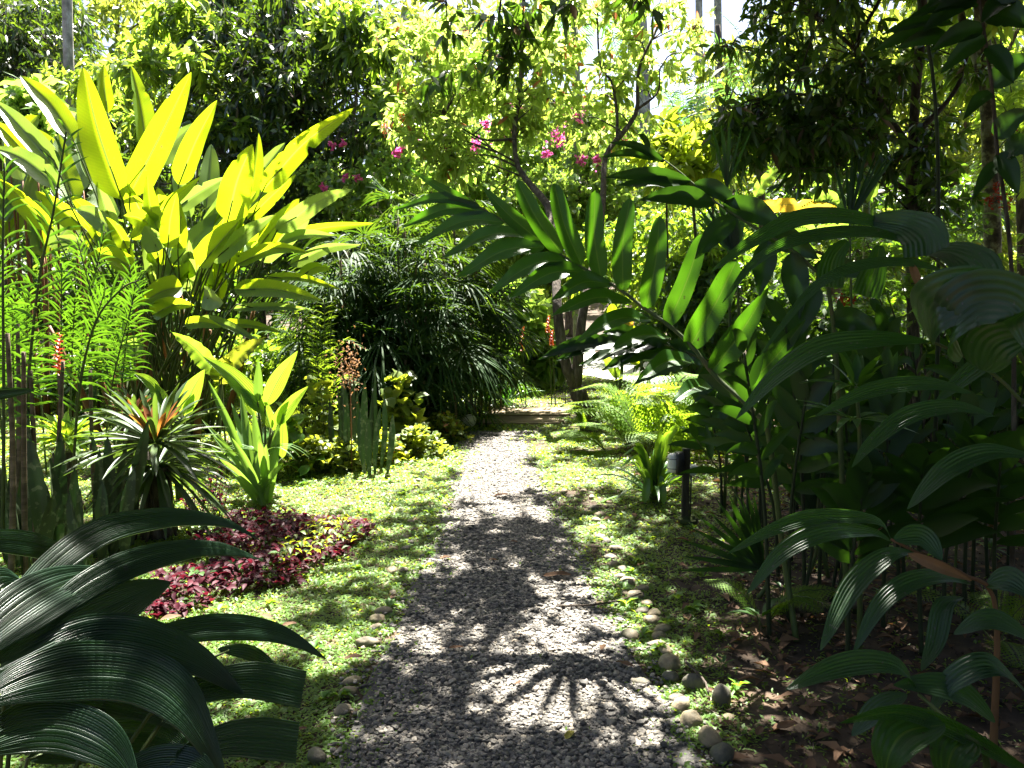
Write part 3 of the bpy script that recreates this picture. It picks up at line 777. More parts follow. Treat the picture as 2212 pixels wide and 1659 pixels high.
def frond(ml, ms, pts, nl, L, W, ang=.9, droop=.25, t0=.15, K=4, r=.008, up=.35, endL=.35, kind='lance', nrm=None):
    """feather leaf along pts: leaflets both sides of a midrib"""
    c = curve(pts, max(nl, 8)); T = nz(np.gradient(c, axis=0))
    tt = np.linspace(t0, 1, nl); idx = tt * (len(c) - 1)
    ii = np.clip(idx.astype(int), 0, len(c) - 1)
    B, Tn = c[ii], T[ii]
    nrm = ZUP if nrm is None else nrm
    S = nz(np.cross(Tn, nrm)); N_ = nz(np.cross(S, Tn))
    s = (tt - t0) / (1 - t0)
    LL = L * (np.sin(PI * np.clip(s * .82 + .12, 0, 1)) ** .7 * (1 - endL * s ** 3))
    for sg in (-1, 1):
        D = nz(S * sg * math.sin(ang) + Tn * math.cos(ang) + N_ * up * .5 + .06 * rdir(nl))
        strips(ml, B, D, N_ + .15 * rdir(nl), LL * U(.9, 1.08, nl), W, K=K, droop=droop * U(.6, 1.4, nl), fold=.2, kind=kind, cols=3 if W > .012 else 2)
    if ms is not None:
        tube(ms, c, [r, r * .25], 5)
    return c

def fan(ml, hub, axis, nrm, n, L, W, spread=2.4, droop=.3, K=4, kind='strap'):
    S = nz(np.cross(axis, nrm))
    a = np.linspace(-spread / 2, spread / 2, n) + R.normal(size=n) * .05
    D = nz(axis[None] * np.cos(a)[:, None] + S[None] * np.sin(a)[:, None] + .08 * rdir(n))
    strips(ml, np.repeat(hub[None], n, 0), D, nrm[None] + .1 * rdir(n), L * U(.85, 1.1, n), W, K=K, droop=droop * U(.5, 1.4, n), fold=.2, kind=kind)

def cane_leaves(ml, c, t0, nl, L, W, planeN, ang=.9, droop=.3, K=6, jit=.12, kind='lance', t1=1.0, endang=.35, fold=.25, spiral=0.0):
    T = nz(np.gradient(c, axis=0))
    tt = np.linspace(t0, t1, nl); ii = np.clip((tt * (len(c) - 1)).astype(int), 0, len(c) - 1)
    B, Tn = c[ii], T[ii]
    S = nz(np.cross(Tn, planeN)); N_ = nz(np.cross(S, Tn))
    sg = np.where(np.arange(nl) % 2 == 0, 1, -1)[:, None]
    if spiral:
        a = np.arange(nl) * spiral + U(0, 6)
        S = S * np.cos(a)[:, None] + N_ * np.sin(a)[:, None]; sg = 1
        N_ = np.broadcast_to(Tn, S.shape)
    aa = np.interp(tt, [t0, t1], [ang, endang])[:, None]
    D = nz(S * sg * np.sin(aa) + Tn * np.cos(aa) + jit * rdir(nl))
    strips(ml, B, D, N_ + .35 * rdir(nl), L * U(.8, 1.12, nl) * np.interp(tt, [t0, .5 * (t0 + t1), t1], [.8, 1.05, .7]), W * U(.85, 1.15, nl), K=K, droop=droop * U(.5, 1.5, nl), fold=fold, kind=kind)

def cane(name, label, cat, pts, r, nl, L, W, mat, group=None, t0=.35, planeN=None, stem='cane', world=False, **kw):
    p = [np.asarray(q) if world else P(*q) for q in pts]
    base = p[0]
    t = thing(name, label, cat, (base[0], base[1], max(0, base[2])), group)
    c = curve(p, 40)
    tube(MB(), c, [r, r * .45], 7).build('stem', M[stem], t)
    ml = MB(); cane_leaves(ml, c, t0, nl, L, W, np.array([0, -1.0, .25]) if planeN is None else planeN, **kw)
    ml.build('foliage', mat, t)
    return t

def grounded(u, v, d):
    p = P(u, v, d); return np.array([p[0], p[1], float(gz(p[0], p[1]))])

# ================================================================== tall yellow-lit clump with paddle leaves
hx, hy = P(350, 800, 9.0)[:2]
hel = thing('paddle_leaf_clump', 'tall clump of huge paddle leaves glowing yellow green against the dark trees', 'plant', (hx, hy, 0))
z1 = .382
HL = [  # base (zoom px), tip, width, depth base/tip, material, bow
    ((420, 800), (113, 425), 130, 7.6, 7.9, 0, -14), ((690, 1130), (470, 378), 250, 7.3, 7.2, 0, 16), ((610, 640), (585, 368), 95, 8.1, 8.2, 0, 4),
    ((835, 880), (742, 374), 135, 7.9, 8.1, 0, -6), ((728, 1110), (1082, 408), 185, 7.5, 7.6, 0, 6), ((1010, 1045), (1228, 568), 155, 7.6, 7.5, 0, -8),
    ((1165, 1180), (1195, 815), 140, 8.1, 8.4, 1, 2), ((900, 930), (1105, 695), 105, 8.0, 8.3, 1, -8), ((1290, 1245), (1428, 815), 195, 7.2, 7.0, 0, -12),
    ((1400, 1160), (1462, 755), 100, 7.7, 7.8, 0, 6), ((1480, 1085), (2003, 608), 150, 7.4, 7.1, 0, -22), ((1450, 1000), (1612, 808), 85, 8.0, 8.1, 1, 8),
    ((1560, 1312), (1992, 1068), 110, 7.2, 6.9, 1, 26), ((1400, 1240), (1672, 985), 90, 7.5, 7.4, 0, 8), ((1130, 1505), (1362, 1238), 165, 6.8, 6.7, 0, 16),
    ((925, 1395), (832, 988), 115, 7.0, 6.9, 0, 16), ((950, 1405), (1000, 1088), 115, 6.9, 6.8, 0, -8), ((740, 1355), (1132, 1000), 95, 7.3, 7.2, 0, -6),
    ((980, 1185), (1292, 998), 110, 7.6, 7.7, 1, 8), ((722, 1405), (600, 1228), 105, 6.9, 6.8, 0, -6), ((1560, 1345), (2111, 1262), 70, 7.6, 7.3, 0, 8),
    ((1640, 1500), (2042, 1382), 95, 7.3, 7.0, 1, 22), ((1340, 1495), (1742, 1425), 100, 6.8, 6.6, 0, 26), ((1500, 1405), (1900, 1335), 85, 7.4, 7.2, 1, 18),
    ((330, 960), (-20, 575), 150, 7.4, 7.7, 1, 26), ((200, 930), (-30, 690), 120, 7.7, 7.9, 0, 22), ((340, 1060), (-40, 835), 140, 7.0, 7.0, 1, 26),
    ((640, 1300), (430, 1185), 120, 7.1, 7.2, 1, 16), ((620, 1280), (545, 1000), 150, 7.8, 8.0, 1, 10), ((1200, 1480), (1550, 1215), 120, 7.0, 6.8, 1, 18),
    ((1160, 1290), (1285, 1040), 110, 7.5, 7.6, 1, 10), ((880, 1290), (700, 1220), 150, 7.0, 6.8, 0, 12), ((900, 1420), (820, 1275), 130, 6.9, 6.8, 1, 4),
    ((1700, 1560), (1870, 1520), 80, 7.2, 7.0, 0, 14), ((1500, 1575), (1930, 1640), 60, 7.0, 6.7, 0, 16), ((980, 1500), (1290, 1190), 120, 7.4, 7.5, 1, -10),
    ((500, 1400), (600, 1250), 110, 7.3, 7.5, 0, 8), ((760, 1520), (490, 1450), 110, 6.8, 6.7, 0, 20), ((1380, 1180), (1690, 935), 80, 7.8, 7.9, 1, 8), ((480, 1290), (200, 1080), 150, 7.3, 7.2, 0, 14),
    ((420, 1150), (330, 760), 150, 7.9, 8.2, 0, 12), ((520, 1050), (430, 640), 120, 8.3, 8.5, 1, 8), ((1080, 1230), (1000, 930), 110, 8.0, 8.1, 1, 6), ((300, 1300), (-10, 1010), 150, 7.6, 7.5, 0, 20)]
HL = [((b[0] * z1, b[1] * z1), (t[0] * z1, t[1] * z1), w * z1, d0, d1, m, bow) for b, t, w, d0, d1, m, bow in HL]
HL += [((505, 625), (696, 650), 42, 6.7, 6.5, 0, 14), ((500, 668), (688, 672), 22, 6.9, 6.8, 1, 10), ((480, 700), (610, 720), 26, 6.8, 6.6, 0, 8), ((310, 745), (243, 768), 44, 6.4, 6.3, 1, 8),
       ((440, 640), (482, 655), 52, 6.5, 6.2, 1, 0), ((395, 620), (300, 660), 55, 6.9, 6.7, 0, 14), ((400, 700), (480, 706), 30, 6.7, 6.6, 0, 8), ((430, 690), (560, 740), 30, 6.8, 6.6, 1, 14), ((330, 680), (420, 660), 50, 6.8, 6.7, 0, 14)]
for k in range(36):
    b = (U(230, 560), U(480, 660)); a = -PI / 2 + (b[0] - 380) / 190 * U(.5, 1.2) + U(-.35, .35); l = U(85, 150)
    HL.append((b, (b[0] + l * math.cos(a), b[1] + l * math.sin(a)), U(34, 60), U(7.1, 8.5), U(7.1, 8.6), int(U(0, 1) < .45), U(-8, 10)))
for k, (b, t, w, d0, d1, mt, bow) in enumerate(HL):
    d0 += 1.0; d1 += 1.0
    dx, dy = t[0] - b[0], t[1] - b[1]; l = math.hypot(dx, dy)
    nxp, nyp = (dy / l, -dx / l) if dx > 0 else (-dy / l, dx / l)
    mid = ((b[0] + t[0]) / 2 + nxp * -bow * .6, (b[1] + t[1]) / 2 - abs(bow) * .8 * (1 if l > 0 else 1) * (abs(dx) / l))
    notch = [(U(.3, .85), R.choice([-1, 1]), U(.3, .8)) for _ in range(R.integers(0, 3))]
    if k == 10: notch = [(.40, -1, .9), (.52, 1, .9), (.54, 1, .7)]
    lf, p = big_leaf(hel, [(*b, d0), (*mid, (d0 + d1) / 2), (*t, d1)], w * 1.0, M['heli_pale' if mt else 'heli'], up=U(-.08, .12), n=26, m=8, fold=U(.3, .85), kind='tongue', wave=.02, wf=U(2, 4), notch=notch, curl=U(-.1, .15), tilt=U(-.35, .35), twist=U(-.4, .4))
    q = p[0]; rr_ = np.array([hx, hy, 0]) + [U(-.5, .5), U(-.35, .35), 0]
    out = q - nz(p[1] - p[0]) * .35
    tube(MB(), [rr_, rr_ * .45 + out * .55 + [0, 0, -.1], q, (p[0] + p[1]) / 2], [.022, .013, .010, .006], 6, 12).build('petiole', M['cane'], lf)
for k in range(24):
    b = np.array([hx + U(-.62, .62), hy + U(-.45, .45), 0])
    top = b + [(b[0] - hx) * U(.3, .9) + U(-.1, .1), U(-.2, .1), U(1.0, 1.75)]
    tube(MB(), [b, (b + top) / 2 + [U(-.05, .05), 0, 0], top], [.042, .03, .018], 7, 8).build('stem', M['redcane'], hel)
# dim second paddle-leaf growth behind and to the left
h2 = P(60, 800, 10.2)
hel2 = thing('paddle_leaf_clump', 'lower clump of pale paddle leaves behind the glowing clump at the frame edge', 'plant', (h2[0], h2[1], 0))
for k in range(16):
    b = (U(-20, 180), U(330, 560)); a = U(-2.4, -.7); L = U(70, 140)
    lf, p = big_leaf(hel2, [(*b, 10.1), (b[0] + L * .5 * math.cos(a), b[1] + L * .55 * math.sin(a), 10.2), (b[0] + L * math.cos(a), b[1] + L * .9 * math.sin(a), 10.3)], U(35, 60), M['heli_pale' if k % 2 else 'heli'], n=14, m=6, fold=.35, kind='paddle', tilt=U(-.6, .6))
    tube(MB(), [[p[0][0] + U(-.2, .2), h2[1], 0], p[0] + [0, 0, -.4], p[0]], [.02, .01], 5, 8).build('petiole', M['redcane'], lf)

# ================================================================== dark lance-leaved shoots at the left edge
def lshoot(pts, label, nl, L=.20, W=.016, t0=.18, **kw):
    return cane('lance_leaf_shoot', label, 'plant', pts, .011, nl, L, W, M['lance'], 'lance leaved shoots in front of the paddle leaves', t0=t0, ang=1.15, droop=.35, K=7, endang=.5, **kw)
lshoot([(42, 1190, 4.6), (55, 900, 4.6), (82, 620, 4.6), (115, 458, 4.6), (143, 285, 4.6)], 'tallest dark lance leaved shoot crossing in front of the yellow paddle leaves', 52, .25, .016, .3)
lshoot([(5, 1190, 4.5), (8, 900, 4.5), (6, 560, 4.5), (10, 352, 4.5)], 'dark lance leaved shoot half cut by the frame beside the tallest shoot', 44, .25, .016, .3)
lshoot([(150, 1150, 5.2), (170, 860, 5.2), (205, 700, 5.1), (262, 625, 5.0), (300, 606, 4.9)], 'lance leaved shoot bending over toward the reddish paddle leaf stems', 36, .25, .016, .3)
for k in range(18):
    u0 = U(-30, 300); d = U(6.2, 7.2); top = U(500, 680)
    g0 = P(u0, 900, d); hgt = P(u0, top, d)
    lean = U(-.15, .3)
    cane('lance_leaf_shoot', 'green lance leaved shoot in the thicket under the yellow paddle leaves', 'plant', [np.array([g0[0] - lean * .5, g0[1], 0]), np.array([g0[0], g0[1], hgt[2] * .55]), np.array([g0[0] + lean, g0[1] - .1, hgt[2]])], .009, 38,
         U(.22, .3), .016, M['lance'], 'lance leaved shoots in front of the paddle leaves', t0=.5, ang=1.1, droop=.4, K=6, endang=.4, world=True, planeN=nz(np.array([U(-.6, .6), -1, .3])))
# ringed bare canes
for (u, d, top, lean) in [(45, 4.3, 760, 6), (70, 4.6, 800, -4), (12, 4.2, 720, 4), (28, 4.9, 700, 10), (118, 5.0, 780, 18), (205, 5.3, 800, -10)]:
    b = grounded(u, 1100, d); t_ = P(u + lean, top, d)
    o = tube(MB(), [b, (b + t_) / 2 + [U(-.02, .02), 0, 0], t_], [.017, .014, .011], 8, 18).build('bare_cane', M['cane_ring'], None, tuple(b))
    tag(o, 'ringed brown leafless cane rising among the dark sword leaves at the left edge', 'cane', 'ringed canes at the left')
# red shrimp-like flower spike
def spike(b, t_, L, wid, n, mat, name, label, stem_r=.016, stem='cane_ring', shape='shell'):
    root = thing(name, label, 'flower', tuple(b))
    tube(MB(), [b, (np.asarray(b) + t_) / 2 + [.01, 0, 0], t_], [stem_r, stem_r * .8], 7, 8).build('stem', M[stem], root)
    mb = MB(); c = curve([t_, t_ + np.array([0, 0, L * .5]), t_ + np.array([L * .08, 0, L])], 20)
    s = np.linspace(0, 1, n); B = c[(s * 20).astype(int)]; a = np.arange(n) * 2.4
    D = nz(np.stack([np.cos(a), np.sin(a), np.full(n, .8)], -1))
    leaves(mb, B, D, nz(np.stack([-np.cos(a), -np.sin(a), np.full(n, 1.2)], -1)), wid * (1.1 - .5 * s), wid * .75 * (1.1 - .5 * s), curl=.2, fold=.45)
    mb.build('bracts', mat, root)
    return root
b = grounded(122, 860, 5.6)
spike(b, P(128, 812, 5.6), px(88, 5.6), .052, 26, M['red_flower'], 'flower_stalk', 'red shrimp shaped flower spike on a tan stalk among the lance leaves', .018)
for (u, v0, v1, d) in [(1127, 760, 708, 11.0), (1183, 720, 684, 11.3), (1191, 748, 715, 11.2), (1213, 722, 706, 11.5)]:
    t_ = P(u, v0, d); b = np.array([t_[0] + .06, t_[1], 0])
    spike(b, t_, px(v0 - v1, d), .042, 40, M['red_flower'], 'flower_stalk', {1127: 'tallest orange red flower spike beyond the footbridge', 1183: 'orange red flower spike behind the forked trunk, upper of a pair', 1191: 'orange red flower spike behind the forked trunk, lower of a pair', 1213: 'small reddish flower spike close to the forked trunk'}[u], .008, 'cane')

# ================================================================== snake plants
def snake_clump(name_label, items, d):
    b0 = np.mean([grounded(i[0], 1100, d)[:2] for i in items], 0)
    root = thing('snake_plant', name_label, 'plant', (*b0, 0))
    for (ub, ut, vt, w, dd) in items:
        b = grounded(ub, 1100, d + dd); t_ = P(ut, vt, d + dd)
        mid = (b + t_) / 2 + [U(-.02, .02), U(-.03, .03), 0]
        mb = MB(); blade(mb, [b, mid, t_], px(w, d), n=14, m=6, fold=U(.2, .6), kind='strap', wave=.05, wf=1.3, tilt=U(-.7, .7), twist=U(-.8, .8))
        mb.build('leaf', M['snake'], root)
    return root
snake_clump('dark clump of mottled sword leaves below the green bromeliad', [(90, 65, 935, 34, 0), (75, 57, 872, 44, .1), (150, 162, 1008, 32, -.1), (85, 116, 1064, 30, -.3), (30, 20, 1032, 30, 0), (178, 173, 1052, 20, -.2), (55, 52, 1012, 30, .2),
    (120, 108, 990, 36, .2), (8, -6, 1000, 36, .1), (200, 215, 968, 26, .2), (230, 195, 930, 22, .3), (140, 130, 930, 30, .4), (105, 80, 1010, 34, .3), (45, 30, 1080, 28, -.2), (165, 150, 1060, 30, -.3), (20, 40, 960, 30, .4), (215, 222, 1040, 30, .1)], 4.5)
snake_clump('dark tall sword leaf clump leaning right beside the red centred bromeliad', [(235, 320, 905, 30, 0), (250, 275, 960, 34, .2), (240, 232, 940, 30, .1), (262, 290, 1010, 30, -.1), (280, 292, 985, 24, .2)], 4.7)
snake_clump('slender upright sword leaf clump in the sunny bed left of the path', [(745, 742, 800, 17, 0), (760, 738, 775, 15, .1), (770, 762, 800, 15, .1), (785, 788, 820, 16, 0), (800, 806, 838, 14, .1), (810, 812, 790, 14, .2), (735, 728, 830, 15, .1), (825, 830, 850, 13, 0),
    (838, 848, 893, 14, -.2), (752, 750, 850, 16, -.1), (790, 778, 880, 15, -.2), (812, 822, 880, 14, -.2), (728, 712, 860, 14, .1), (775, 772, 840, 15, .3), (800, 795, 900, 15, -.3)], 7.1)

# ================================================================== bromeliads on stumps
def stump(u, v0, wpx, d, h, label):
    b = grounded(u, 1100, d); r = px(wpx, d) / 2
    root = thing('tree_stump', label, 'stump', tuple(b))
    tube(MB(), [b, b + [.01, 0, h * .5], b + [0, 0, h]], [r * 1.25, r * .95, r], 14, 8).build('trunk', M['bark'], root)
    mb = MB()
    for k in range(9):
        a = U(0, 6.28); q = b + np.array([math.cos(a) * r * 1.02, math.sin(a) * r * 1.02, 0])
        tube(mb, [q + [0, 0, h * .9], q + [U(-.02, .02), U(-.02, .02), h * .45], q * 1 + [math.cos(a) * .05, math.sin(a) * .05, 0]], [.008, .006, .01], 5, 8)
    mb.build('aerial_root_tangle', M['bark'], root)
    return b
def bromeliad(u, v, d, n, L, W, label, mats, e=(-.1, 1.25), droop=.5, tiers=1, heart=None):
    c = P(u, v, d)
    root = thing('bromeliad', label, 'bromeliad', tuple(c))
    for k in range(n):
        pass
    for tier in range(tiers):
        ml = MB(); z = c - [0, 0, .14 * tier]
        rosette(ml, z, n - 12 * tier, L * (1 - .12 * tier), W, e[0] - .35 * tier, e[1] - .75 * tier, droop + .15 * tier, K=7, kind='strap', fold=.5)
        ml.build('leaf_rosette' if tier == 0 else 'lower_rosette', mats[0], root)
    if heart:
        ml = MB(); rosette(ml, c + [0, 0, .01], heart, L * .62, W * 1.25, .75, 1.3, .2, K=6, kind='strap', fold=.5); ml.build('heart_leaves', mats[1], root)
    return root
s1 = stump(145, 1000, 46, 5.5, P(145, 985, 5.5)[2], 'dark stump under the bright green bromeliad')
bromeliad(143, 955, 5.5, 60, .27, .042, 'bright yellow green bromeliad rosette lit by sun on a dark stump', [M['brom_green']], (.05, 1.35), .3)
s2 = stump(300, 930, 50, 6.1, P(300, 925, 6.1)[2], 'dark stump behind the red centred bromeliad')
bromeliad(291, 908, 6.1, 55, .38, .032, 'dark blue green bromeliad behind and left of the red centred one', [M['brom'], M['brom_red']], (0, 1.2), .3, heart=8)
s3 = stump(340, 1010, 62, 5.1, P(340, 1005, 5.1)[2], 'rooty dark stump carrying the red centred bromeliad')
bromeliad(338, 958, 5.1, 80, .54, .036, 'large bromeliad with an orange red heart and arching dark leaves', [M['brom'], M['brom_red']], (-.2, 1.15), .26, tiers=2, heart=13)
# small burgundy uprights at the foot of the stump
for (u, v, h) in [(430, 1118, .25), (455, 1112, .30), (475, 1118, .22), (410, 1125, .2), (300, 1130, .2), (360, 1150, .16)]:
    b = G(u, v); root = thing('burgundy_plant', 'small upright burgundy plant with narrow leaves at the foot of the bromeliad stump', 'plant', tuple(b), 'burgundy plants by the stump')
    ml = MB(); ms = MB()
    for k in range(6):
        t_ = b + [U(-.09, .09), U(-.09, .09), h * U(.7, 1.1)]
        c = curve([b + [U(-.04, .04), U(-.04, .04), 0], t_], 8); tube(ms, c, [.003, .002], 4)
        cane_leaves(ml, c, .3, 9, .07, .017, np.array([0, -1, .3]), spiral=2.4, droop=.5, K=4)
    ms.build('stem_cluster', M['purple'], root); ml.build('foliage', M['purple'], root)

# ================================================================== sunny bed, pleated ginger-like leaves and sword leaves
def potless(name, label, cat, base, items, mat, d, **kw):
    root = thing(name, label, cat, tuple(grounded(base[0], 1000, d)))
    for (b, t, w, *m) in items:
        mt = m[0] if m else mat; dd = m[1] if len(m) > 1 else 0
        mid = ((b[0] * .5 + t[0] * .5), (b[1] + t[1]) / 2 - abs(t[0] - b[0]) * .12)
        lf, p = big_leaf(root, [(*b, d), (*mid, d + dd / 2), (*t, d + dd)], w, mt, **{**dict(n=16, m=6, fold=.35, kind='lance', tilt=U(-.3, .3)), **kw})
        q = grounded(base[0] + U(-10, 10), 1000, d)
        tube(MB(), [q, (q + p[0]) / 2 + [0, 0, .05], p[0]], [.010, .007], 5, 8).build('petiole', M['cane'], lf)
    return root
potless('pleated_leaf_plant', 'plant with a single big pale pleated leaf standing behind the red centred bromeliad', 'plant', (385, 1000),
        [((392, 892), (442, 798), 48, M['turm']), ((345, 850), (290, 806), 26, M['turm']), ((358, 880), (335, 828), 26, M['turm']), ((365, 905), (322, 840), 28, M['sword']), ((400, 900), (420, 850), 24, M['turm'])], M['turm'], 5.9, pleat=9, amp=.002)
potless('pleated_leaf_plant', 'tall bright plant with broad pleated leaves standing up behind the sword leaf clump', 'plant', (572, 1060),
        [((573, 876), (643, 758), 42, M['turm']), ((557, 868), (558, 776), 22, M['sword']), ((573, 895), (439, 770), 44, M['turm']), ((600, 918), (666, 834), 32, M['turm']), ((552, 900), (493, 810), 26, M['turm']), ((560, 890), (510, 830), 26, M['sword']),
         ((585, 925), (560, 850), 30, M['turm']), ((610, 990), (612, 890), 26, M['turm']), ((545, 960), (520, 880), 22, M['turm']), ((590, 930), (625, 860), 26, M['turm'])], M['turm'], 6.25, pleat=10, amp=.002)
sw = thing('sword_leaf_clump', 'fan of stiff grey green sword leaves rising from one foot in the sunny lawn', 'plant', tuple(G(567, 1088)))
dsw = G(567, 1088)[1]
for (ut, vt, w, lean) in [(450, 822, 17, .1), (459, 940, 16, .0), (456, 965, 16, -.1), (548, 886, 20, .1), (520, 850, 18, .2), (602, 915, 20, .1), (500, 870, 16, .3), (480, 900, 16, .2), (590, 1030, 18, -.1), (470, 985, 14, -.3), (530, 900, 16, .2),
                          (575, 960, 20, -.1), (435, 905, 12, .1), (560, 940, 18, -.2), (612, 1000, 14, -.2), (500, 945, 16, -.1)]:
    b = G(567, 1088) + [U(-.07, .07), U(-.05, .05), 0]; t_ = P(ut, vt, dsw + lean)
    mb = MB(); blade(mb, [b, (b * .45 + t_ * .55) + [0, 0, .03], t_], px(w * 1.15, dsw), n=14, m=4, fold=.5, kind='strap', tilt=U(-.5, .5)); mb.build('leaf', M['sword'], sw)
for k in range(10):
    a = U(-.6, .6) + (0 if k % 2 else PI); b = G(567, 1085)
    ml = MB(); strips(ml, [b + [0, 0, .35]], [nz(np.array([math.cos(a), U(-.5, .5), .9]))], np.array([0, 0, 1.]), U(.35, .5), .02, K=8, droop=.75, kind='strap'); ml.build('leaf', M['sword'], sw)
# ragged big leaf
potless('ragged_leaf_plant', 'big tattered V shaped yellow green leaf standing behind the sunny bed', 'plant', (480, 1000),
        [((475, 815), (372, 718), 46, M['turm']), ((478, 815), (575, 728), 44, M['veg_yellow']), ((476, 830), (492, 765), 60, M['veg_yellow'])], M['turm'], 6.9, wave=.14, wf=6)

# small feather palms in the dry-looking bed
def small_palm(u, vb, d, tips, label, mat, nl=22, L=.17, W=.012, droop=.35, stem='cane', name='feather_palm'):
    b = grounded(u, vb, d); root = thing(name, label, 'palm', tuple(b))
    for (ut, vt, dd) in tips:
        t_ = P(ut, vt, d + dd); h = P(u + (ut - u) * .35, min(vt, vb) - abs(ut - u) * .18, d + dd * .4)
        ml, ms = MB(), MB()
        c = frond(ml, ms, [b, (b * .5 + h * .5) + [0, 0, .02], h, t_], nl, L, W, t0=.38, droop=droop)
        f = ms.build('frond', M[stem], root); ml.build('leaves', mat, f)
    return root
small_palm(705, 1000, 7.6, [(742, 682, 0), (620, 690, .3), (790, 755, -.2), (660, 700, .2), (690, 660, .3), (640, 790, -.3), (770, 830, -.3), (600, 740, .1)], 'pale feathery palm with drying fronds against the dark fan palms', M['fern'], 24, .19, .011)
small_palm(655, 990, 8.2, [(610, 670, .3), (700, 720, 0), (560, 735, .2), (650, 690, .4), (720, 760, -.2)], 'small feathery palm between the ragged leaf and the sword leaves', M['rhapis'], 22, .18, .012)
# dried pinkish flower head
b = grounded(760, 1000, 7.0); root = thing('dried_flower_head', 'tan pink dried flower spray above the slender sword leaves', 'flower', tuple(b))
tube(MB(), [b, P(757, 850, 7.), P(752, 800, 7.0)], [.006, .004], 5, 8).build('stem', M['dry'], root)
ml = MB(); n = 260; q = P(752, 792, 7.0) + R.normal(size=(n, 3)) * [.055, .05, .12]; leaves(ml, q, rdir(n), rdir(n), .03, .014); ml.build('blossom', M['dry'], root)

# strap-leaved clumps
def strap_clump(u, vb, n, L, W, label, mat, e=(.35, 1.35), droop=.45, name='strap_leaf_clump', kind='strap', d=None):
    b = G(u, vb) if d is None else grounded(u, vb, d)
    b = np.array([b[0], b[1], float(gz(b[0], b[1]))])
    root = thing(name, label, 'plant', tuple(b))
    ml = MB(); rosette(ml, b + [0, 0, .02], n, L, W, e[0], e[1], droop, K=8, kind=kind, fold=.35)
    ml.build('leaf_rosette', mat, root)
    return root
strap_clump(868, 945, 30, .85, .05, 'light green strap leaf clump before the dark fan palms', M['strapleaf'], (.7, 1.45), .35)
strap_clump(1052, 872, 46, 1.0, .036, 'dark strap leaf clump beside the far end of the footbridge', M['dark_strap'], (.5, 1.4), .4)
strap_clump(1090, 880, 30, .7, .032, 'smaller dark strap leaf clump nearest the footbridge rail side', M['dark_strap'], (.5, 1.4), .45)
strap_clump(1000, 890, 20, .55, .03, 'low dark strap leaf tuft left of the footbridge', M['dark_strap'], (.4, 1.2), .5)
cr = strap_clump(1412, 1078, 42, .62, .036, 'green strap leaf clump with two drooping grey leaves beside the lamp post', M['strapleaf'], (.45, 1.4), .5)
dcr = G(1412, 1078)[1]
tube(MB(), [G(1412, 1078), P(1412, 1040, dcr), P(1414, 1000, dcr)], [.035, .03, .025], 9, 6).build('neck', M['cane'], cr)
tube(MB(), [G(1424, 1080), P(1426, 1040, dcr), P(1430, 990, dcr)], [.025, .02, .016], 9, 6).build('neck', M['cane'], cr)
for (u0, v0, u1, v1) in [(1400, 1028, 1392, 1088), (1428, 1028, 1434, 1090)]:
    mb = MB(); blade(mb, [P(u0, v0, dcr - .12), P((u0 + u1) / 2, (v0 + v1) / 2, dcr - .16), P(u1, v1, dcr - .17)], px(17, dcr), n=10, m=5, kind='strap', fold=.2); mb.build('drooping_leaf', M['sword'], cr)
for (ut, vt, vm) in [(1500, 945, 925), (1345, 985, 968), (1430, 918, 960), (1455, 930, 950), (1340, 1010, 985), (1350, 965, 960)]:
    mb = MB(); blade(mb, [P(1412, 1050, dcr), P(1412 + (ut - 1412) * .5, vm, dcr - .05), P(ut, vt, dcr - .1)], px(16, dcr), n=14, m=4, kind='strap', fold=.4, tilt=U(-.4, .4)); mb.build('leaf', M['strapleaf'], cr)

# broad lobed-leaf plant and yellow creeping plants, left bed
def leafy_mound(u, v, ru, h, d, n, L, W, mat, label, name='low_shrub', cat='shrub', e=(.0, 1.2), group=None, stems=True):
    b = grounded(u, v, d); root = thing(name, label, cat, tuple(b), group)
    r = px(ru, d); q = np.stack([R.normal(size=n) * r * .45, R.normal(size=n) * r * .35, np.abs(U(0, 1, n)) ** .7 * h], -1)
    q[:, 2] *= np.exp(-(q[:, 0] / r) ** 2 * 1.2)
    a, el = U(0, 6.28, n), U(*e, n)
    D = np.stack([np.cos(a) * np.cos(el), np.sin(a) * np.cos(el), np.sin(el)], -1)
    ml = MB(); strips(ml, b + q, D, nz(ZUP + .5 * rdir(n)), L * U(.7, 1.3, n), W * U(.7, 1.3, n), K=4, droop=.35, kind='oval', fold=.25)
    ml.build('foliage', mat, root)
    if stems:
        ms = MB(); k = max(6, n // 12); A = b + np.stack([U(-.3, .3, k) * r, U(-.3, .3, k) * r, np.zeros(k)], -1)
        sticks(ms, A, b + q[:k], .004); ms.build('stem_cluster', M['cane'], root)
    return root
leafy_mound(868, 960, 60, .75, 8.0, 90, .15, .12, M['veg_yellow'], 'broad leaved begonia like plant with yellowing leaves before the fan palms', 'broad_leaf_plant', 'plant')
leafy_mound(690, 1000, 60, .8, 7.4, 110, .15, .10, M['veg_yellow'], 'yellow green broad leaved plant left of the slender sword leaves', 'broad_leaf_plant', 'plant')
leafy_mound(625, 1020, 40, .55, 6.9, 60, .17, .10, M['turm'], 'fresh green broad leaved plant right of the sword leaf fan', 'broad_leaf_plant', 'plant')
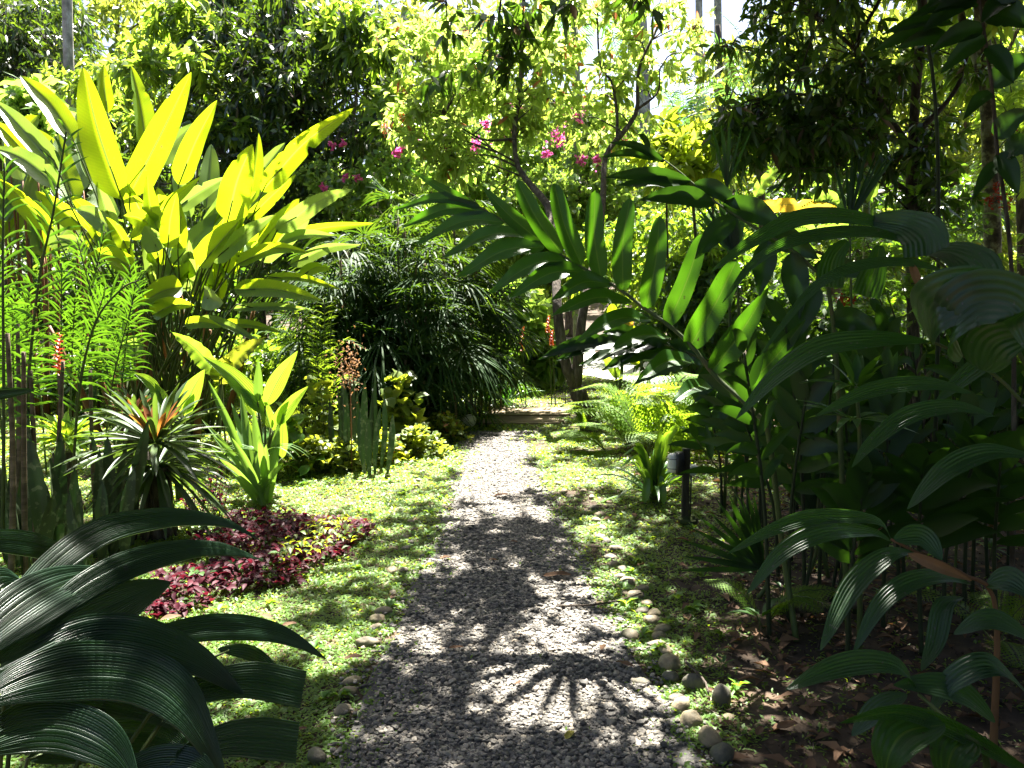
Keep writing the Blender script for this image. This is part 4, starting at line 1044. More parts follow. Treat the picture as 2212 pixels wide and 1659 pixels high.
for k, (u, v, ru, h, lab) in enumerate([(900, 985, 70, .28, 'low yellow green creeping plants bordering the lawn beside the path'), (820, 1000, 60, .3, 'low yellow creeping plants at the foot of the slender sword leaves'), (740, 1015, 60, .28, 'low pale creeping plants at the left end of the lawn border'),
                                     (955, 955, 60, .3, 'low green creeping plants next to the whitish round stone'), (680, 1020, 60, .3, 'low tangled green plants behind the bright lawn'), (850, 965, 50, .4, 'reddish yellow creeping plants under the broad begonia like leaves')]):
    g_ = G(u, v); leafy_mound(u, v, ru, h, g_[1], 420, .07, .045, M['groundcover'] if k % 2 else M['veg_yellow'], lab, 'creeping_plant', 'plant')

# ================================================================== red ginger canes arching over the path (the main plant)
GD = lambda u: float(np.interp(u, [850, 1100, 1300, 1500, 1640, 1800], [4.35, 4.15, 4.0, 3.8, 3.6, 3.5]))
stem = [(1720, 1440), (1690, 1180), (1662, 950), (1640, 900), (1545, 812), (1500, 754), (1448, 705), (1395, 668), (1341, 627), (1253, 575), (1211, 550), (1169, 523), (1123, 497), (1035, 447)]
sp3 = [P(u, v, GD(u)) for u, v in stem]
sp3[0] = grounded(1720, 1400, 3.45)
gin = thing('ginger_cane', 'long arching ginger cane reaching over the path with big glossy leaves in two rows', 'plant', tuple(sp3[0]))
tube(MB(), sp3, [.014, .013, .010, .007, .004], 8, 50).build('stem', M['cane'], gin)
UP = [((1035, 447), (886, 365), 26, .15), ((1169, 523), (1042, 402), 46, .0), ((1214, 550), (1117, 389), 54, 0), ((1256, 573), (1197, 395), 56, 0), ((1298, 602), (1286, 411), 58, 0), ((1346, 630), (1361, 427), 58, 0),
      ((1395, 668), (1425, 466), 60, 0), ((1440, 706), (1516, 506), 60, 0), ((1486, 755), (1592, 560), 78, -.05), ((1533, 809), (1661, 620), 72, -.1), ((1600, 850), (1740, 690), 60, -.2)]
LO = [((1038, 449), (846, 455), 26, .1), ((1050, 458), (863, 494), 36, .1), ((1090, 480), (897, 528), 40, .05), ((1140, 508), (953, 560), 44, 0), ((1176, 535), (985, 601), 50, -.05), ((1226, 563), (1056, 634), 48, -.1), ((1264, 588), (1098, 644), 46, -.1),
      ((1320, 615), (1190, 650), 46, -.2), ((1363, 653), (1188, 684), 46, -.15), ((1406, 690), (1242, 740), 50, -.2), ((1448, 730), (1310, 764), 50, -.2), ((1500, 782), (1380, 820), 54, -.25), ((1546, 842), (1452, 870), 50, -.3)]
for k, (b, t, w, dd) in enumerate(UP):
    d = GD(b[0]); mid = ((b[0] + t[0]) / 2 + (6 if k > 5 else -8), (b[1] + t[1]) / 2)
    big_leaf(gin, [(*b, d), (*mid, d + dd * .5 - .02), (*t, d + dd)], w * .84, M['ginger'], n=24, m=8, fold=.22, kind='paddle' if 1 < k < 9 else 'lance', wave=.035, wf=2.6, tilt=U(-.2, .2), label='upper leaf of the arching cane, backlit bright green' if k == 4 else None)
for k, (b, t, w, dd) in enumerate(LO):
    d = GD(b[0]); mid = ((b[0] * .55 + t[0] * .45), (b[1] * .55 + t[1] * .45) - 16 - .04 * abs(t[0] - b[0]))
    big_leaf(gin, [(*b, d), (*mid, d + dd * .5), (*t, d + dd)], w * .86, M['ginger'], up=.42, n=24, m=8, fold=.3, kind='lance', wave=.05, wf=2.4, tilt=U(-.25, .25))
# a tattered orange leaf and a hanging brown one, far behind
root = thing('broad_leaf_plant', 'broad upright leaves with one torn orange dead leaf behind the arching cane', 'plant', tuple(grounded(1335, 900, 9.2)))
for (b, t, w, m) in [((1345, 712), (1352, 675), 48, 'banana_old'), ((1325, 715), (1322, 655), 30, 'heli'), ((1350, 700), (1352, 662), 22, 'heli_pale'), ((1338, 815), (1306, 770), 26, 'turm'), ((1372, 790), (1365, 700), 34, 'heli'), ((1390, 780), (1420, 710), 44, 'heli_pale')]:
    lf, p = big_leaf(root, [(*b, 9.2), ((b[0] + t[0]) / 2, (b[1] + t[1]) / 2, 9.15), (*t, 9.1)], w, M[m], n=14, m=6, fold=.3, kind='paddle', wave=.06)
    tube(MB(), [grounded(1338 + U(-10, 10), 900, 9.2), (p[0] + grounded(1338, 900, 9.2)) / 2, p[0]], [.014, .009], 6, 6).build('petiole', M['cane'], lf)
big_leaf(root, [(1342, 838, 9.0), (1334, 868, 8.95), (1346, 892, 8.95)], 30, M['dry'], name='dead_leaf', n=10, m=6, fold=.5, kind='oval', label='hanging brown dead leaf')

# second cane above it
B2 = [(1405, 325), (1463, 367), (1539, 432), (1620, 485), (1749, 573), (1800, 700), (1850, 1000)]
d2 = 3.7
p2 = [P(u, v, d2 + .0008 * (1600 - u)) for u, v in B2][::-1]
p2[0] = grounded(1850, 1000, 3.5)
gin2 = thing('ginger_cane', 'second ginger cane higher up on the right with its tip above the arching cane', 'plant', tuple(p2[0]))
tube(MB(), p2, [.014, .012, .008, .003], 8, 40).build('stem', M['cane'], gin2)
for (b, t, w, up) in [((1405, 325), (1374, 288), 14, 0), ((1436, 351), (1316, 307), 20, .3), ((1425, 345), (1294, 340), 18, .3), ((1493, 392), (1302, 384), 30, .35), ((1510, 415), (1330, 402), 34, .4), ((1545, 440), (1380, 432), 44, .35),
                      ((1500, 395), (1600, 455), 40, .2), ((1560, 440), (1700, 500), 60, .1), ((1590, 470), (1500, 560), 50, .0), ((1640, 500), (1770, 560), 60, 0), ((1660, 520), (1640, 640), 56, -.1), ((1710, 545), (1728, 690), 62, 0),
                      ((1755, 580), (1880, 600), 50, .2), ((1770, 620), (1700, 760), 56, 0), ((1790, 690), (1900, 720), 56, .2)]:
    d = d2 + .0008 * (1600 - b[0])
    big_leaf(gin2, [(*b, d), ((b[0] + t[0]) / 2, (b[1] + t[1]) / 2 - 12, d - .02), (*t, d - .08)], w, M['ginger_shaded'], up=up, n=20, m=6, fold=.3, kind='lance', wave=.05, wf=2.4, tilt=U(-.3, .3))
# third, drooping dark cane underneath
p3 = [grounded(1800, 1000, 4.4), P(1720, 960, 4.5), P(1600, 830, 4.6), P(1480, 760, 4.7), P(1380, 735, 4.8), P(1300, 745, 4.85)]
gin3 = thing('ginger_cane', 'drooping dark ginger cane under the arching one with overlapping leaves', 'plant', tuple(p3[0]))
tube(MB(), p3, [.012, .01, .006, .003], 7, 40).build('stem', M['cane'], gin3)
for (b, t, w) in [((1300, 745), (1160, 778), 26), ((1330, 738), (1170, 772), 34), ((1365, 735), (1200, 780), 38), ((1390, 737), (1220, 772), 36), ((1430, 745), (1250, 790), 40), ((1460, 752), (1300, 800), 44), ((1420, 742), (1330, 790), 36), ((1500, 770), (1370, 830), 50), ((1380, 735), (1300, 720), 34), ((1440, 745), (1350, 720), 40), ((1520, 785), (1440, 740), 46), ((1560, 800), (1500, 870), 46), ((1600, 830), (1540, 930), 50), ((1540, 790), (1640, 850), 50)]:
    big_leaf(gin3, [(*b, 4.75), ((b[0] + t[0]) / 2, (b[1] + t[1]) / 2 - 12, 4.72), (*t, 4.7)], w, M['ginger_shaded'], up=.35, n=18, m=6, fold=.3, kind='lance', wave=.05, tilt=U(-.3, .3))

# ================================================================== broad pleated palm leaves on the right
def strapleaf(root, pts, w, mat='palmleaf', up=.3, kind='palm', pleat=7, amp=.0022, **kw):
    return big_leaf(root, pts, w, M[mat], up=up, **{**dict(n=34, fold=.3, kind=kind, pleat=pleat, amp=amp, tilt=U(-.15, .15)), **kw})
pc = thing('broad_leaf_palm', 'broad leaf palm whose long pleated straps arch over the right side', 'palm', tuple(grounded(2300, 1300, 3.0)))
rb = [grounded(2300, 1300, 3.0), P(2290, 1000, 3.0), P(2200, 760, 3.0), P(2110, 640, 3.05), P(2020, 560, 3.1), P(1940, 505, 3.15)]
tube(MB(), rb, [.016, .012, .008, .004], 8, 30).build('leaf_stalk', M['cane'], pc)
strapleaf(pc, [(1945, 508, 3.15), (1900, 482, 3.15), (1800, 466, 3.1), (1711, 476, 3.1), (1610, 530, 3.05), (1532, 590, 3.0)], 36, up=.15)
strapleaf(pc, [(1985, 535, 3.1), (1900, 505, 3.05), (1800, 503, 3.0), (1700, 525, 2.95), (1620, 575, 2.95), (1560, 655, 2.9)], 28, up=.1)
strapleaf(pc, [(2060, 598, 3.05), (1990, 572, 3.0), (1900, 567, 2.95), (1810, 590, 2.9), (1740, 640, 2.9), (1640, 770, 2.85)], 24, up=.1)
strapleaf(pc, [(1880, 478, 3.15), (1950, 486, 3.1), (1995, 510, 3.0), (2004, 552, 2.95)], 80, up=.35, kind='cut', pleat=9)
strapleaf(pc, [(2000, 545, 3.1), (2060, 550, 3.0), (2105, 580, 2.9), (2118, 625, 2.85)], 86, up=.35, kind='cut', pleat=9)
strapleaf(pc, [(1830, 520, 3.2), (1800, 560, 3.2), (1790, 620, 3.2)], 60, up=.0, kind='cut', mat='ginger')
strapleaf(pc, [(1900, 530, 3.2), (1890, 580, 3.2), (1870, 640, 3.2)], 60, up=.0, kind='cut', mat='ginger')
strapleaf(pc, [(2040, 600, 3.15), (2035, 640, 3.15), (2030, 690, 3.15)], 46, up=.0, kind='cut', mat='ginger')
big_leaf(pc, [(1968, 570, 3.0), (1980, 600, 2.98), (1992, 635, 2.98)], 26, M['dry'], name='dead_strap', n=10, m=6, fold=.8, kind='lance', label='rolled brown dead strap hanging down')
pd = thing('broad_leaf_palm', 'darkest broad leaf palm with a huge folded leaf at the right edge', 'palm', tuple(grounded(2330, 1500, 2.5)))
rb = [grounded(2330, 1500, 2.5), P(2300, 1000, 2.5), P(2200, 860, 2.5), P(2120, 790, 2.55), P(2010, 736, 2.6)]
tube(MB(), rb, [.018, .012, .007, .004], 8, 30).build('leaf_stalk', M['cane'], pd)
strapleaf(pd, [(2008, 738, 2.6), (1900, 735, 2.55), (1775, 752, 2.5), (1680, 810, 2.45), (1590, 905, 2.4)], 50, up=.25)
strapleaf(pd, [(2010, 735, 2.6), (2020, 665, 2.5), (2100, 635, 2.45), (2230, 650, 2.4)], 120, up=.3, kind='oval')
strapleaf(pd, [(2080, 770, 2.55), (2060, 700, 2.45), (2110, 650, 2.4), (2200, 660, 2.3), (2230, 760, 2.25)], 130, up=.2, kind='oval')
strapleaf(pd, [(2120, 800, 2.5), (2150, 740, 2.45), (2230, 720, 2.4)], 110, up=.1, kind='oval')
strapleaf(pd, [(2100, 850, 2.6), (2000, 830, 2.6), (1880, 845, 2.55), (1760, 900, 2.5)], 36, up=.3)
strapleaf(pd, [(2150, 900, 2.6), (2060, 880, 2.6), (1960, 900, 2.55), (1880, 960, 2.5), (1840, 1010, 2.45)], 40, up=.3)
strapleaf(pd, [(2230, 985, 2.4), (2130, 980, 2.4), (2040, 1020, 2.35), (1960, 1100, 2.3)], 50, up=.3)
strapleaf(pd, [(2230, 700, 2.7), (2100, 800, 2.7), (2020, 870, 2.7)], 44, up=.1)
pe = thing('broad_leaf_palm', 'low spotted broad leaf palm arching over the bare shaded soil', 'palm', tuple(grounded(2160, 1420, 2.5)))
rb = [grounded(2160, 1420, 2.5), P(2150, 1310, 2.5), P(2080, 1240, 2.5), P(1974, 1190, 2.5), P(1925, 1165, 2.5)]
tube(MB(), rb, [.013, .010, .006, .004], 8, 24).build('leaf_stalk', M['dry'], pe)
for pts, w in [([(1927, 1168, 2.5), (1890, 1125, 2.5), (1770, 1117, 2.45), (1680, 1140, 2.4), (1570, 1197, 2.35)], 34), ([(1925, 1170, 2.5), (1880, 1150, 2.5), (1780, 1152, 2.4), (1690, 1195, 2.35), (1613, 1284, 2.3)], 46),
               ([(1975, 1192, 2.5), (1916, 1203, 2.45), (1840, 1270, 2.4), (1772, 1405, 2.3)], 48), ([(2098, 1262, 2.5), (2030, 1248, 2.45), (1960, 1262, 2.4), (1900, 1310, 2.35), (1843, 1412, 2.3)], 46), ([(1930, 1165, 2.5), (1990, 1160, 2.5), (2035, 1210, 2.45)], 50),
               ([(2130, 1265, 2.5), (2180, 1255, 2.45), (2230, 1290, 2.4)], 60), ([(2080, 1290, 2.45), (2040, 1310, 2.4), (2020, 1390, 2.35), (1990, 1450, 2.3)], 44)]:
    strapleaf(pe, pts, w, up=.3)
big_leaf(pe, [(1960, 1195, 2.45), (2030, 1225, 2.4), (2100, 1255, 2.4)], 34, M['dry'], name='dead_strap', n=12, m=6, fold=.7, kind='lance', label='rolled brown dead strap along the stalk')
pf = thing('broad_leaf_palm', 'small broad leaf palm touched by green light at the bottom right corner', 'palm', tuple(grounded(2130, 1700, 2.1)))
for pts, w, mt in [([(2240, 1680, 2.1), (2100, 1600, 2.05), (1990, 1550, 2.0), (1916, 1540, 1.98), (1814, 1562, 1.95)], 44, 'ginger'), ([(2040, 1565, 2.0), (1960, 1580, 1.98), (1925, 1620, 1.95), (1910, 1680, 1.95)], 100, 'ginger'), ([(2100, 1600, 2.05), (2060, 1620, 2.0), (2040, 1690, 2.0)], 90, 'ginger'),
                   ([(1985, 1500, 2.2), (1950, 1450, 2.2), (1890, 1432, 2.2), (1800, 1445, 2.15), (1697, 1490, 2.1)], 56, 'palmleaf'), ([(1960, 1500, 2.3), (1900, 1530, 2.3), (1840, 1590, 2.3)], 50, 'palmleaf'), ([(2150, 1560, 2.2), (2080, 1500, 2.2), (2010, 1480, 2.2), (1930, 1480, 2.2)], 60, 'palmleaf'),
                   ([(2230, 1380, 2.2), (2140, 1340, 2.2), (2060, 1370, 2.2)], 50, 'palmleaf'), ([(2220, 1500, 2.2), (2140, 1440, 2.2), (2060, 1470, 2.2), (2010, 1540, 2.2)], 60, 'palmleaf')]:
    strapleaf(pf, pts, w, mt, up=.3)
tube(MB(), [grounded(2130, 1700, 2.1), P(2130, 1640, 2.1), P(2080, 1585, 2.05), P(1985, 1500, 2.2)], [.014, .009, .005], 7, 16).build('leaf_stalk', M['cane'], pf)

# dark ginger canes standing on the right
GRP = 'dark ginger canes on the shaded right side'
rc = [(1660, 1440, 3.5, 760, -60), (1700, 1430, 3.7, 820, 40), (1735, 1400, 3.9, 700, -30), (1765, 1380, 4.2, 780, 60), (1845, 1370, 3.8, 860, -40), (1870, 1360, 4.4, 720, 20), (1905, 1400, 3.6, 900, 30), (1938, 1390, 4.0, 800, -40), (2085, 1300, 3.6, 900, 20), (2100, 1290, 4.0, 820, 60), (2130, 1300, 4.4, 740, -60),
      (1620, 1200, 4.6, 800, -40), (1640, 1180, 5.0, 760, 30), (1800, 1200, 5.0, 700, 20), (2000, 1200, 5.2, 760, -30), (2180, 1200, 4.6, 700, 20), (1900, 1180, 5.6, 680, 10), (2060, 1150, 5.8, 700, -20), (1720, 1150, 5.6, 700, -30), (1560, 1100, 5.6, 860, -30), (1830, 1450, 3.2, 1050, 30), (1990, 1430, 3.3, 1000, -30), (1680, 1300, 4.3, 900, -70), (1780, 1300, 4.5, 860, 50), (1950, 1300, 4.4, 880, -50), (2040, 1350, 3.5, 960, 40), (2160, 1350, 3.3, 980, -50), (1600, 1150, 5.2, 900, 40)]
for k, (u, vb, d, vt, lean) in enumerate(rc):
    b = grounded(u, vb, d); t_ = P(u + lean, vt, d)
    cane('ginger_cane', 'upright dark ginger cane in the shaded thicket right of the lamp post', 'plant', [b, (b + t_) / 2 + [px(-lean * .3, d), 0, 0], t_ + [0, U(-.2, .1), 0]], .011, 12, U(.26, .40), U(.055, .08), M['ginger_shaded'], GRP, stem='shaded_cane', t0=.55, ang=1.0, droop=.35, K=7, endang=.3, world=True, planeN=nz(np.array([U(-.8, .8), -1, .3])), kind='lance')
for k in range(26):
    d = U(3.6, 7.5); u = U(1640, 2230); b = grounded(u, 1000, d)
    o = tube(MB(), [b, b + [U(-.06, .06), U(-.05, .05), .45], b + [U(-.12, .12), U(-.1, .1), U(.7, 1.25)]], [.009, .007, .005], 6, 10).build('bare_shoot', M['shaded_cane'], None, tuple(b))
    tag(o, 'thin bare green stem standing in the dark thicket on the right', 'stem', 'bare stems in the dark thicket')
cane('leaning_stem', 'thin dark stem leaning left behind the lamp post', 'plant', [(1630, 1150, 4.9), (1585, 1060, 5.0), (1530, 985, 5.0), (1505, 950, 5.0)], .008, 5, .3, .05, M['ginger_shaded'], t0=.5, ang=.9, droop=.3)
# lit whorl in the dark thicket
wl = P(1850, 835, 3.3); root = thing('whorled_plant', 'lit whorl of narrow yellow green leaves above the dark thicket', 'plant', tuple(grounded(1858, 1300, 3.3)))
tube(MB(), [grounded(1862, 1300, 3.3), P(1858, 1000, 3.3), wl], [.012, .007], 7, 12).build('stem', M['cane'], root)
ml = MB(); rosette(ml, wl, 16, .22, .04, .1, 1.3, .25, K=6, kind='lance'); rosette(ml, wl - [0, 0, .13], 10, .24, .045, -.1, .4, .25, K=6, kind='lance'); ml.build('leaf_rosette', M['lance'], root)
# round bright leaf in the shade
root = thing('round_leaf_plant', 'single broad bright green leaf glowing in the dark right thicket', 'plant', tuple(grounded(2060, 1200, 3.8)))
lf, p = big_leaf(root, [(2075, 1030, 3.8), (2030, 1010, 3.75), (2002, 1040, 3.7)], 46, M['ginger'], n=12, m=8, kind='oval', fold=.3, up=.2)
lf, p = big_leaf(root, [(2080, 1040, 3.8), (2130, 1020, 3.85), (2170, 1050, 3.8)], 46, M['ginger_shaded'], n=12, m=8, kind='oval', fold=.3, up=.3)
tube(MB(), [grounded(2066, 1200, 3.8), P(2070, 1100, 3.8), P(2075, 1030, 3.8)], [.008, .006], 6, 8).build('stem', M['cane'], root)
# seedlings on the bare soil
for (u, v, s) in [(1640, 1375, 1.0), (1600, 1262, .6), (1760, 1200, .8), (1330, 1275, .35), (1560, 1460, .4), (1830, 1300, .7), (1920, 1330, .8), (1690, 1290, .6), (2140, 1200, .8), (1500, 1175, .4), (2000, 1290, .8)]:
    g_ = G(u, v); b = np.array([g_[0], g_[1], float(gz(g_[0], g_[1]))]); root = thing('seedling', 'small green seedling on the bare soil of the shaded right side', 'seedling', tuple(b), 'seedlings on the shaded soil')
    ml = MB(); rosette(ml, b + [0, 0, .08 * s], 8, .15 * s, .035 * s, .2, 1.1, .4, K=4, kind='lance'); ml.build('leaf_rosette', M['lance'], root)
    tube(MB(), [b, b + [0, 0, .09 * s]], [.003], 5, 3).build('stem', M['cane'], root)

# ferns
def fern(u, vb, d, n, L, label, az=(0, 6.28), W=.028, e=(.5, 1.3)):
    b = grounded(u, vb, d); root = thing('fern', label, 'fern', tuple(b))
    for k in range(n):
        a = U(*az); el = U(*e); l = L * U(.75, 1.15)
        o_ = np.array([math.cos(a), math.sin(a), 0])
        pts = [b, b + o_ * l * .35 * math.cos(el) + ZUP * l * .6 * math.sin(el), b + o_ * l * .75 * math.cos(el) + ZUP * l * .82 * math.sin(el), b + o_ * l * (1.05 * math.cos(el) + .12) + ZUP * l * .75 * math.sin(el)]
        ml, ms = MB(), MB()
        c = curve(pts, 20); T = nz(np.gradient(c, axis=0))
        ms_c = tube(ms, c, [.004, .001], 4)
        for i in range(4, 20):      # pinnae, each with its own small leaflets
            s = (i - 4) / 16; Lp = l * .30 * math.sin(PI * min(1, s * .8 + .16)) ** .8
            S = nz(np.cross(T[i], ZUP)); N_ = nz(np.cross(S, T[i]))
            for sg in (-1, 1):
                D = nz(S * sg * .85 + T[i] * .5 - ZUP * .12); m_ = 7
                q = c[i] + D * (np.linspace(.12, 1, m_) * Lp)[:, None]; S2 = nz(np.cross(D, N_))
                lp = Lp * .24 * (1.1 - np.linspace(.1, 1, m_) ** 1.5)
                for s2 in (-1, 1):
                    leaves(ml, q, np.repeat(nz(S2 * s2 + D * .5)[None], m_, 0), np.repeat(N_[None], m_, 0), lp, lp * .55, curl=.1, fold=.1)
        f = ms.build('frond', M['cane'], root); ml.build('leaves', M['fern'], f)
    return root
fern(1400, 960, 7.7, 14, .95, 'largest bright yellow green fern lit by sun behind the strap leaf clump')
fern(1465, 955, 7.2, 11, .85, 'bright fern nearest the lamp post, its fronds tipped right')
fern(1355, 930, 8.3, 9, .7, 'yellow fern between the forked trunk and the largest fern')
fern(1310, 950, 8.0, 6, .5, 'low fern with arching fronds at the foot of the forked trunk', (2.6, 3.9), e=(.3, .7))
fern(1425, 925, 8.4, 10, .9, 'fern behind the largest fern, partly in shade')
fern(1265, 900, 8.8, 5, .5, 'small green fern growing against the forked trunk', (2.2, 4.2))
fern(2160, 1290, 3.4, 5, .35, 'small bright fern in a sun spot near the right edge', e=(.3, 1.0))
fern(1650, 1330, 3.6, 5, .4, 'dark small fern on the shaded soil', e=(.2, .8))

# ================================================================== pleated leaves in the near left corner
pg = thing('pleated_palm_grass', 'large dark bluish clump of deeply pleated leaves in the near left corner', 'plant', tuple(np.array([P(-60, 1600, 1.6)[0], 1.6, 0.0])))
PL_ = [([(-30, 1420, 1.75), (70, 1265, 1.9), (208, 1155, 2.1), (330, 1122, 2.25), (417, 1119, 2.35), (500, 1134, 2.45), (562, 1168, 2.5)], 62, .35, 13, .3), ([(40, 1430, 1.75), (130, 1310, 1.85), (250, 1232, 2.0), (360, 1195, 2.15), (442, 1184, 2.25), (510, 1192, 2.3), (560, 1208, 2.35)], 66, .3, 14, .3),
       ([(-90, 1440, 1.6), (30, 1330, 1.75), (140, 1265, 1.9), (270, 1232, 2.1)], 120, .3, 20, .2), ([(-90, 1175, 1.9), (0, 1170, 2.0), (80, 1180, 2.1), (150, 1205, 2.2), (196, 1240, 2.25)], 60, .35, 13, .2),
       ([(-60, 1470, 1.6), (80, 1390, 1.75), (200, 1330, 1.9), (300, 1282, 2.05), (368, 1257, 2.15)], 125, .25, 21, .15), ([(10, 1500, 1.65), (100, 1415, 1.75), (210, 1375, 1.85), (320, 1385, 1.9), (430, 1430, 1.95), (528, 1500, 2.0)], 100, .4, 18, .25),
       ([(-50, 1520, 1.55), (70, 1470, 1.65), (190, 1450, 1.75), (310, 1465, 1.8), (400, 1530, 1.8), (486, 1680, 1.8)], 135, .4, 22, .3), ([(280, 1400, 2.0), (360, 1372, 2.1), (470, 1356, 2.2), (570, 1362, 2.3), (640, 1385, 2.35), (702, 1422, 2.4)], 62, .4, 13, .2),
       ([(470, 1402, 2.15), (530, 1408, 2.2), (570, 1425, 2.25), (604, 1452, 2.25)], 34, .2, 6, .3), ([(330, 1535, 1.85), (430, 1490, 1.95), (540, 1470, 2.05), (655, 1490, 2.1)], 88, .15, 14, .1), ([(380, 1640, 1.75), (480, 1600, 1.85), (560, 1595, 1.9), (642, 1605, 1.95)], 95, .15, 14, .1),
       ([(-60, 1620, 1.5), (50, 1575, 1.6), (150, 1575, 1.65), (240, 1620, 1.65), (300, 1700, 1.65)], 120, .4, 20, .3), ([(230, 1690, 1.7), (330, 1645, 1.75), (420, 1650, 1.75), (480, 1700, 1.75)], 70, .4, 13, .2), ([(-80, 870, 2.2), (0, 852, 2.25), (76, 842, 2.3)], 24, .3, 6, .2),
       ([(-80, 1330, 1.7), (-10, 1250, 1.8), (40, 1255, 1.85), (60, 1275, 1.9)], 50, .3, 8, .2), ([(-70, 1560, 1.7), (60, 1500, 1.8), (180, 1480, 1.9), (320, 1520, 2.0), (420, 1580, 2.0)], 120, .3, 20, .1), ([(60, 1640, 1.8), (180, 1600, 1.9), (320, 1590, 2.0), (430, 1640, 2.0)], 110, .3, 18, .1)]
crown_pt = np.array([P(-60, 1600, 1.6)[0], 1.6, 0.04])
for k, (pts, w, up, np_, tl) in enumerate(PL_):
    kk = 'cut' if k in (9, 10) else 'palm'
    lf, p = big_leaf(pg, pts, w, M['pleated'], up=up, n=40, kind=kk, fold=.18, pleat=np_, amp=.0042, tilt=tl * .4, curl=-.12)
    tube(MB(), [crown_pt + [U(-.06, .06), U(-.05, .05), 0], (crown_pt * .4 + p[0] * .6) + [0, 0, .03], p[0], p[0] * .6 + p[1] * .4], [.010, .006, .004], 6, 10).build('petiole', M['cane'], lf)
# ================================================================== trees and shrubs
R = np.random.default_rng(31)
def clumps_px(u, v, ru, rv, d, dd, n, rc, soft=.25):
    """clump centres filling an uneven ellipse of the view at depth d"""
    out = []
    while len(out) < n:
        a, r = U(0, 2 * PI), math.sqrt(U(0, 1))
        lim = 1 + soft * math.sin(3 * a + u) + soft * .6 * math.sin(7 * a + v)
        if r > lim: continue
        dk = d + U(-dd, dd)
        out.append((*P(u + ru * r * math.cos(a), v + rv * r * math.sin(a), dk), rc * U(.7, 1.3)))
    return np.array(out)

def crown(ml, ms, cl, ntw, nlf, L, W, droop=.3, up=.5, K=3, flat=.8, twig_r=.006, kind='oval', fine=True, whorl=0.0):
    """leaves in tufts along short twigs that leave each clump centre"""
    n = len(cl)
    c = np.repeat(cl[:, :3], ntw, 0); r = np.repeat(cl[:, 3], ntw)
    D = rdir(n * ntw); D[:, 2] = D[:, 2] * flat + .12; D = nz(D)
    ln = r * U(.45, 1.05, n * ntw)
    E = c + D * ln[:, None] - ZUP * (droop * .25 * ln ** 1.0)[:, None]
    if ms is not None: sticks(ms, c, E, twig_r, twig_r * .4)
    m = n * ntw
    f = U(.35, 1.0, m, nlf) if not whorl else 1 - (1 - U(.3, 1, m, nlf)) * (1 - whorl)
    B = c[:, None] + (E - c)[:, None] * f[..., None]
    Dl = nz(D[:, None] * .55 + .75 * rdir(m * nlf).reshape(m, nlf, 3) - ZUP * droop)
    Nn = nz(ZUP * up + .75 * rdir(m * nlf).reshape(m, nlf, 3))
    B, Dl, Nn = B.reshape(-1, 3), Dl.reshape(-1, 3), Nn.reshape(-1, 3); q = len(B)
    LL = L * np.exp(R.normal(size=q) * .22); WW = W * np.exp(R.normal(size=q) * .15)
    if fine: strips(ml, B, Dl, Nn, LL, WW, K=K, droop=U(.05, .45, q), fold=.25, kind=kind, cols=2)
    else: leaves(ml, B, Dl, Nn, LL, WW)

def tree(name, label, cat, base, trunks, parts, bark='bark', group=None, limb_r=.03, limb_every=1, tw=.006, sides=9):
    """trunks: list of (points, r0, r1); parts: list of (part name, clumps, kwargs, material)"""
    root = thing(name, label, cat, tuple(base), group)
    paths = []
    for k, (pts, r0, r1) in enumerate(trunks):
        c = curve(pts, 30); rr = np.linspace(r0, r1, 31) * (1 + .08 * np.sin(np.linspace(0, 17, 31) + k)); rr[0] *= 1.25 if k == 0 else 1
        if k == 0: tr = tube(MB(), c, rr, sides).build('trunk', M[bark], root)
        else: tube(MB(), c, rr, sides).build('limb', M[bark], root)
        paths.append(c)
    allp = np.concatenate([p[8:] for p in paths]) if paths else None
    for pn, cl, kw, mat in parts:
        ml, ms = MB(), MB()
        if allp is not None:
            for c in cl[::limb_every]:
                w = np.linalg.norm(allp - c[:3], axis=1) + 2.0 * np.clip(allp[:, 2] - c[2] + .2, 0, None)
                a = allp[np.argmin(w)]
                mid = (a + c[:3]) / 2 + [U(-.1, .1), U(-.1, .1), .12 * np.linalg.norm(c[:3] - a)]
                tube(ms, [a, mid, c[:3]], [limb_r, limb_r * .6, limb_r * .3], 5, 7)
        crown(ml, ms, cl, twig_r=tw, **kw)
        cr = ml.build(pn, M[mat] if isinstance(mat, str) else mat, root)
        if ms.n: ms.build('branch_sprays', M[bark], root)
    return root

def at(u, v, d):
    return P(u, v, d)
def gnd(u, d):
    p = P(u, 900, d); return np.array([p[0], p[1], float(gz(p[0], p[1]))])

MG = dict(ntw=13, nlf=9, L=.20, W=.052, droop=.45)
